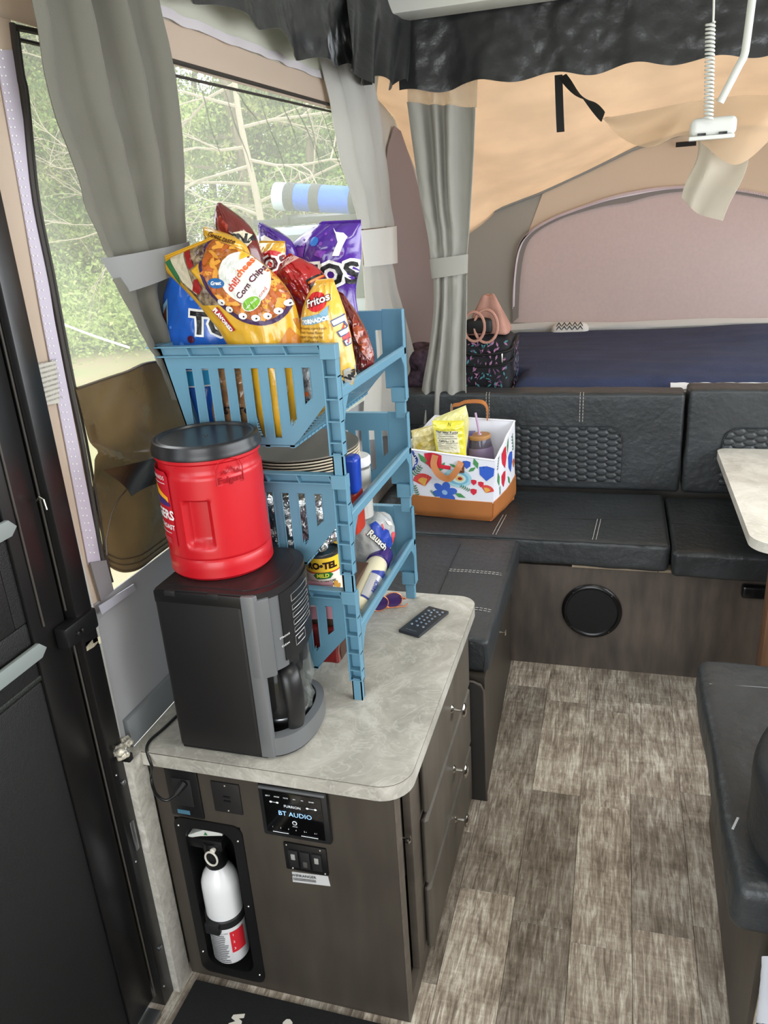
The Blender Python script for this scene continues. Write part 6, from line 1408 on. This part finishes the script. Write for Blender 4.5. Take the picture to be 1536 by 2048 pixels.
meshm = mat('curtain_mesh', (206, 196, 176), rough=.8, alpha=.42, trans=.4)
cloth([(816, 150, 956, 150, .018), (816, 205, 954, 215, .022)], 3.3, PR, 'mesh_top', meshm, c3, nv=12, seed=9, ndir=(0, -1, 0), t=.001)

# ------------------------------------------------------------ black gathered valance under the roof edge
val = mat('black_valance_vinyl', (44, 45, 46), rough=.30, bump=.35, bscale=26, detail=6, var=.15, vscale=10, spec=.6)
va = thing('valance', 'black gathered vinyl valance hanging along the left and far roof edges', 'valance', (-.3, 3.0, 2.05))
def vsec(p0, p1, zt, zb, n_, name, amp, k, seed, nu, zfun=None):
    p0 = Vector(p0); p1 = Vector(p1); nd = Vector(n_)
    def f(u, v):
        x = (p1-p0).length*u; g = math.sin(x*k+2.2*nz(x*3, seed))*.5+math.sin(x*k*.43+seed)*.5+.5*nz(x*5, seed, v)
        zb_ = zb+.022*nz(x*3.2, seed, 2)+.010*math.sin(x*k+1) if zfun is None else zfun(u)
        p = p0.lerp(p1, u); z = zt+(zb_-zt)*v
        return Vector((p.x, p.y, z))+nd*(amp*(.12+.88*v**.8)*g+.018*v+.006*nz(x*24+seed, z*22, 1))
    return MB().sheet(f, nu, 26, .002).build(name, val, va)
vsec((-.865, 1.2, 0), (-.865, 2.92, 0), 2.34, 2.060, (1, 0, 0), 'left_drape', .022, 22, 1, 170)
vsec((-.80, 3.085, 0), (1.45, 3.085, 0), 2.34, 2.045, (0, -1, 0), 'far_drape', .024, 24, 4, 240)
# puckered corner piece
def crn(u, v):
    a = Vector((-.865, 2.72, 2.33)).lerp(Vector((-.74, 3.09, 2.33)), u); b = at(690, 150, x=-.80).lerp(at(800, 175, y=2.98), u)
    p = a.lerp(b, v); p += Vector((.8, -.6, 0))*(.028*math.sin(u*19+2*v)*v+.02*v); p.z += .018*math.sin(u*15)*v; return p
MB().sheet(crn, 60, 26, .002).build('corner_drape', val, va)

# ------------------------------------------------------------ ceiling fittings at the right
brx = at(1425, 255, y=2.35)
bw_ = mat('bracket_white', (206, 208, 204), rough=.3)
hb_ = thing('lift_bracket', 'white plastic lamp fitting hanging on a bent white rod', 'light fitting', (brx.x, 2.35, brx.z-.03))
MB().rbox((brx.x-.054, 2.31, brx.z-.022), (brx.x+.054, 2.39, brx.z+.022), .014, (8, 6, 4)).build('housing', bw_, hb_)
MB().box((brx.x-.058, 2.305, brx.z-.030), (brx.x+.050, 2.33, brx.z-.020), bev=.003).build('lower_lip', bw_, hb_)
for dx in (-.028, .022): MB().box((brx.x+dx-.010, 2.3075, brx.z-.021), (brx.x+dx+.010, 2.312, brx.z-.014), bev=.001).build('slot', black, hb_)
rp0 = at(1508, -30, y=2.35); rp1 = at(1490, 108, y=2.35); rp2 = at(1440, 205, y=2.36)
MB().tube([crom([rp0, rp0.lerp(rp1, .8), rp1+Vector((-.002, 0, -.004)), rp1.lerp(rp2, .25), rp2], t) for t in np.linspace(0, 1, 24)], .0095, 12).build('bent_rod', bw_, hb_)
cc = []; t0 = at(1421, 45, y=2.29); t1 = at(1417, 238, y=2.29)
for k in range(24*10+1):
    t = k/240; a = 2*PI*24*t; p = t0.lerp(t1, t); cc.append(p+Vector((.0095*math.cos(a), .0095*math.sin(a), 0)))
co = thing('coiled_cord', 'white coiled cord hanging from the roof to the white fitting', 'cord', t1)
MB().tube(cc, .0028, 6).build('coil', bw_, co); tq = at(1428, -20, y=2.29); MB().tube([crom([tq, tq.lerp(t0, .6)+Vector((.004, 0, 0)), t0+Vector((.006, 0, 0))], t) for t in np.linspace(0, 1, 10)], .0026, 6).build('straight_end', bw_, co)
# black strap with loose tail
stb = mat('black_webbing', (20, 20, 20), rough=.8)
sk_ = thing('webbing_strap', 'black webbing strap with a hanging tail and a twisted run', 'strap', at(1120, 262, y=3.0))
a = at(1117, 150, y=3.02); b = at(1122, 265, y=3.0)
MB().sheet(lambda u, v: a.lerp(b, v)+Vector((.0145*(u-.5)*2*.9, -.02*math.sin(v*2), 0)), 3, 14, .002).build('tail', stb, sk_)
pts = [at(1125, 152, y=3.02), at(1150, 182, y=2.9), at(1180, 205, y=2.75), at(1206, 234, y=2.6)]
def tws(u, v):
    p = crom(pts, v); ang = 2.6*PI*v*.5+.4; tg = (pts[3]-pts[0]).normalized(); n1 = tg.cross(Vector((0, 0, 1))).normalized(); n2 = tg.cross(n1); return p+(n1*math.cos(ang)+n2*math.sin(ang))*(u-.5)*.026
MB().sheet(tws, 3, 30, .002).build('twisted_run', stb, sk_)
# sheer fabric draped from the fitting
shm = mat('sheer_cream', (226, 200, 170), rough=.9, alpha=.50, trans=.45)
shm2 = mat('sheer_grey_cream', (206, 200, 186), rough=.9, alpha=.66, trans=.4)
tl = thing('sheer_netting', 'sheer cream netting draped between the black strap and white fitting', 'netting', at(1420, 435, y=2.5))
U = [at(1212, 234, y=2.58), at(1260, 226, y=2.52), at(1330, 216, y=2.45), at(1400, 200, y=2.40), at(1480, 190, y=2.40), at(1560, 196, y=2.40)]
D = [at(1205, 236, y=2.58), at(1245, 278, y=2.52), at(1300, 293, y=2.45), at(1375, 272, y=2.40), at(1470, 330, y=2.40), at(1570, 250, y=2.40)]
MB().sheet(lambda u, v: crom(U, u).lerp(crom(D, u), v)+Vector((0, .03*math.sin(u*11+v*3)-.02*math.sin(v*PI), 0)), 60, 16, .0012).build('draped_run', shm, tl)
U = [at(1395, 270, y=2.42), at(1425, 262, y=2.40), at(1500, 285, y=2.42)]
D = [at(1372, 395, y=2.45), at(1400, 425, y=2.43), at(1452, 441, y=2.42)]
MB().sheet(lambda u, v: crom(U, u).lerp(crom(D, u), v)+Vector((.01*math.sin(v*5), .022*math.sin(u*9+v*2), 0)), 24, 30, .0012).build('hanging_end', shm2, tl)
sm = at(1372, 288, y=4.0); stp = MB().box(sm+Vector((-.05, 0, -.012)), sm+Vector((.05, .004, .012)), bev=.001).build('strap_end', stb); tag(stp, 'short black strap end on the tent end panel behind the white fitting', 'strap')
stp.location.y = 4.72; q = at(1372, 288, y=4.72); stp.location.x = q.x; stp.location.z = q.z-.012

# ------------------------------------------------------------ outdoors: ground, woods, car
GZ = -.55
gm = mat('campsite_ground', (164, 144, 112), rough=1, var=.12, vscale=.6, col2=(132, 134, 84), detail=10)
g = MB().grid(lambda u, v: Vector((-45+50*u, -8+58*v, GZ+.10*nz(u*9, v*9)+(1.2*max(0, (math.hypot(-45+50*u, -8+58*v)-22)/30)))), 60, 60)
structure('ground_outdoor', g, gm)
def leafmesh(n, fn, s0, s1, seed):
    r = np.random.default_rng(seed); C = fn(r, n); a = r.normal(size=(n, 3)); a /= np.linalg.norm(a, axis=1)[:, None]; b = np.cross(a, r.normal(size=(n, 3))); b /= np.linalg.norm(b, axis=1)[:, None]
    s_ = r.uniform(s0, s1, (n, 1)); V = np.stack([C-a*s_, C+b*s_*.5, C+a*s_, C-b*s_*.5], 1).reshape(-1, 3)
    me = bpy.data.meshes.new('f'); me.vertices.add(4*n); me.vertices.foreach_set('co', V.ravel()); me.loops.add(4*n); me.loops.foreach_set('vertex_index', np.arange(4*n)); me.polygons.add(n); me.polygons.foreach_set('loop_start', np.arange(n)*4); me.polygons.foreach_set('loop_total', np.full(n, 4)); me.update(); return me
def leafmat(n, c, c2): return mat(n, c, rough=.7, trans=.45, var=.3, vscale=1.5, col2=c2)
lm1 = leafmat('pine_green', (120, 152, 76), (170, 196, 112)); lm2 = leafmat('light_green', (160, 190, 100), (204, 216, 140)); lm3 = leafmat('shrub_green', (134, 160, 90), (190, 192, 120))
bark = mat('pine_bark', (112, 96, 82), rough=.95, var=.3, vscale=14, stretch=(1, 1, .3)); deadm = mat('dead_wood', (160, 148, 130), rough=.9)
def tree(name, label, loc, h, rad, m, n, seed, group, crown0=.18, spread=1.6, nb=14, size=(.03, .065)):
    r = random.Random(seed); t = thing(name, label, 'tree', loc, group); L0 = Vector(loc); tk = MB()
    P = [L0+Vector((.10*k*r.uniform(-1, 1)*.4, .10*k*r.uniform(-1, 1)*.4, h*k/7)) for k in range(8)]
    tk.tube(P, [rad*(1-.8*k/7) for k in range(8)], 8); br = []
    for k in range(nb):
        f = r.uniform(crown0, .95); p = P[0].lerp(P[-1], f); a = r.uniform(0, 2*PI); l = spread*(1.15-f)*r.uniform(.6, 1.1); q = p+Vector((l*math.cos(a), l*math.sin(a), r.uniform(-.2, .4)*l)); br.append((p, q)); m_ = p.lerp(q, .5)+Vector((0, 0, -.08*l))
        tk.tube([p, m_, q], [rad*.3, rad*.2, rad*.08], 5)
    tk.build('trunk', bark, t)
    Bp = np.array([[list(a), list(b)] for a, b in br])
    def fn(rg, n_):
        i = rg.integers(0, len(Bp), n_); f = rg.uniform(.15, 1.05, (n_, 1)); return Bp[i, 0]+(Bp[i, 1]-Bp[i, 0])*f+rg.normal(size=(n_, 3))*np.array([.30, .30, .20])
    me = leafmesh(n, fn, *size, seed); o = link_mesh('foliage', me, m, t, smooth=False); o['kind'] = 'stuff'; return t
TG = 'trees of the woods outside the window'
protos = [tree('pine_tree', 'slender green pine tree in the woods outside the window', (-12.5, 19.0, GZ), 9, .13, lm1, 15000, 1, TG, .12, 2.2, 26),
          tree('pine_tree', 'slender green pine tree in the woods outside the window', (-16.0, 16.0, GZ), 8, .10, lm2, 15000, 2, TG, .08, 2.0, 26),
          tree('pine_tree', 'slender green pine tree in the woods outside the window', (-8.4, 22.0, GZ), 10, .16, lm3, 15000, 3, TG, .15, 2.3, 26)]
r_ = random.Random(21); k = 0; spots = [(-12.5, 19.0), (-16.0, 16.0), (-8.4, 22.0)]; tries = 0
while k < 56:
    ang = math.radians(r_.uniform(12, 50)); d = r_.uniform(20, 36)
    if k < 22: d = r_.uniform(19, 22)
    tries += 1; _p = (-d*math.sin(ang), d*math.cos(ang))
    if tries < 4000 and any(math.hypot(_p[0]-a, _p[1]-b) < (1.9 if tries < 2000 else 1.4) for a, b in spots): continue
    spots.append(_p)
    clone(protos[k % 3], (-d*math.sin(ang), d*math.cos(ang), GZ+1.2*max(0, (d-22)/30)), scale=(1, 1, r_.uniform(.8, 1.2)), rot=(0, 0, r_.uniform(0, 6.28))); k += 1
BG = 'undergrowth bushes at the edge of the woods'
bs = thing('bush', 'low leafy green bush at the edge of the woods', 'bush', (-12.0, 14.4, GZ), BG)
me = leafmesh(6000, lambda rg, n_: np.array([-12.0, 14.4, GZ+.45])+rg.normal(size=(n_, 3))*np.array([.8, .8, .36]), .025, .05, 77)
fo_ = link_mesh('foliage', me, lm2, bs, smooth=False); fo_['kind'] = 'stuff'
MB().tube([(-12, 14.4, GZ-.05), (-11.95, 14.45, GZ+.6)], [.03, .01], 6).build('stem', bark, bs)
for k in range(34):
    ang = math.radians(r_.uniform(14, 46)); d = r_.uniform(17.5, 21.5)
    clone(bs, (-d*math.sin(ang), d*math.cos(ang), GZ+.0), scale=(r_.uniform(.8, 1.5),)*2+(r_.uniform(.8, 1.5),), rot=(0, 0, r_.uniform(0, 6.28)))
# bare dead tree near the window
dt = thing('dead_tree', 'pale bare dead tree with crooked branches in front of the woods', 'tree', (-5.3, 11.4, GZ))
mb = MB(); r_ = random.Random(5)
T0 = [Vector((-5.3, 11.4, GZ)), Vector((-5.2, 11.4, 1.6)), Vector((-5.4, 11.45, 3.6)), Vector((-5.1, 11.4, 6.2))]
mb.tube([crom(T0, t) for t in np.linspace(0, 1, 16)], [.07-.003*k for k in range(16)], 8)
def grow(p, d, l, r, dep):
    pts = [p]; q = p
    for k in range(5): d = (d+Vector((r_.uniform(-.28, .28), r_.uniform(-.28, .28), r_.uniform(-.22, .22)))).normalized(); q = q+d*l/5; pts.append(q)
    mb.tube(pts, [r*(1-.14*k) for k in range(6)], 5)
    if dep < 3:
        for k in range(5): grow(pts[r_.randint(1, 5)], (d+Vector((r_.uniform(-.9, .9), r_.uniform(-.9, .9), r_.uniform(-.6, .7)))).normalized(), l*.55, r*.5, dep+1)
for z, dx, dz in ((1.9, -1, .1), (2.4, -1, .35), (3.0, -1, -.1), (3.3, .6, .1), (2.1, .5, .3), (3.6, -.8, .2), (2.7, -.9, -.25), (3.9, -1, -.1), (2.8, .8, -.1)): grow(crom(T0, (z-GZ)/(6.2-GZ)), Vector((dx, r_.uniform(-.3, .3), dz)).normalized(), 2.3, .026, 0)
mb.build('trunk_and_branches', deadm, dt)
# clothes line
a = at(125, 648, x=-3.0); b = at(258, 695, x=-2.2)
cl_ = MB().tube([a.lerp(b, t)+Vector((0, 0, -.004*math.sin(t*PI))) for t in np.linspace(-.5, 1, 14)], .006, 6).build('guy_rope', mat('rope_white', (230, 230, 226), rough=.7)); tag(cl_, 'thin white guy rope running across the ground outside', 'rope')
# parked car with a blue roll on its roof rack
ca = at(640, 480, y=8.0); cy_ = 8.0
car = thing('car', 'silver parked car with roof rack seen through the window', 'car', (ca.x+.3, cy_, GZ))
cs = mat('car_silver', (128, 136, 140), rough=.25, metal=.4, coat=.8); cg_ = mat('car_glass', (58, 66, 66), rough=.08)
x0 = ca.x-.80; zr = at(640, 448, y=8.0).z
prof2 = [(x0+.20, GZ+.35), (x0+.12, zr-.95), (x0+.14, zr-.70), (x0+.34, zr-.12), (x0+.55, zr), (x0+2.6, zr+.02), (x0+3.1, zr-.65), (x0+4.1, zr-.85), (x0+4.2, GZ+.35)]
MB().prism([(x, 7.2, z) for x, z in prof2], (0, 1.7, 0), bev=.08, seg=3).build('body', cs, car)
MB().prism([(x, 7.19, z) for x, z in ((x0+.24, zr-.68), (x0+.42, zr-.16), (x0+.60, zr-.08), (x0+1.2, zr-.08), (x0+1.2, zr-.68))], (0, -.02, 0), bev=.01).prism([(x, 7.19, z) for x, z in ((x0+1.28, zr-.68), (x0+1.28, zr-.08), (x0+2.4, zr-.08), (x0+2.75, zr-.66))], (0, -.02, 0), bev=.01).prism([(x0+.15, 7.3, zr-.68), (x0+.33, 7.3, zr-.16), (x0+.33, 8.8, zr-.16), (x0+.15, 8.8, zr-.68)], (-.03, 0, .01)).build('window_glass', cg_, car)
for x in (x0+.75, x0+3.3): MB().lathe([(.10, 0), (.33, .01), (.34, .05), (.34, .20), (.30, .22)], (x, 7.35, GZ+.34), 28, (0, -1, 0)).build('wheel', mat('tyre', (28, 28, 28), rough=.8), car)
for x in (x0+.75, x0+1.9): MB().box((x-.03, 7.25, zr+.02), (x+.03, 8.85, zr+.10), bev=.01).build('roof_bar', black, car)
for y in (7.3, 8.8): MB().box((x0+.4, y-.02, zr+.01), (x0+2.5, y+.02, zr+.07), bev=.01).build('roof_rail', black, car)
ra = at(548, 392, y=7.6); rb_ = at(760, 404, y=7.6); L_ = (rb_-ra).length
rl_ = thing('roof_roll', 'bright blue rolled mat strapped on the roof rack of the car', 'rolled mat', (ra.x+.5, 7.6, ra.z-.14))
MB().lathe([(.0, 0), (.08, .01), (.115, .05), (.125, .2), (.125, L_)], ra, 28, rb_-ra).build('roll', mat('roll_blue', (22, 92, 190), rough=.5, var=.1, vscale=6), rl_)
MB().lathe([(.1265, L_*.02), (.128, L_*.03), (.128, L_*.12), (.1265, L_*.125)], ra, 28, rb_-ra).build('white_end', mat('roll_white', (190, 204, 210), rough=.5), rl_)
for d in (L_*.13, L_*.37, L_*.74): MB().lathe([(.129, d), (.131, d+.01), (.131, d+.09), (.129, d+.10)], ra, 28, rb_-ra).build('strap', mat('strap_grey', (52, 54, 56), rough=.7), rl_)
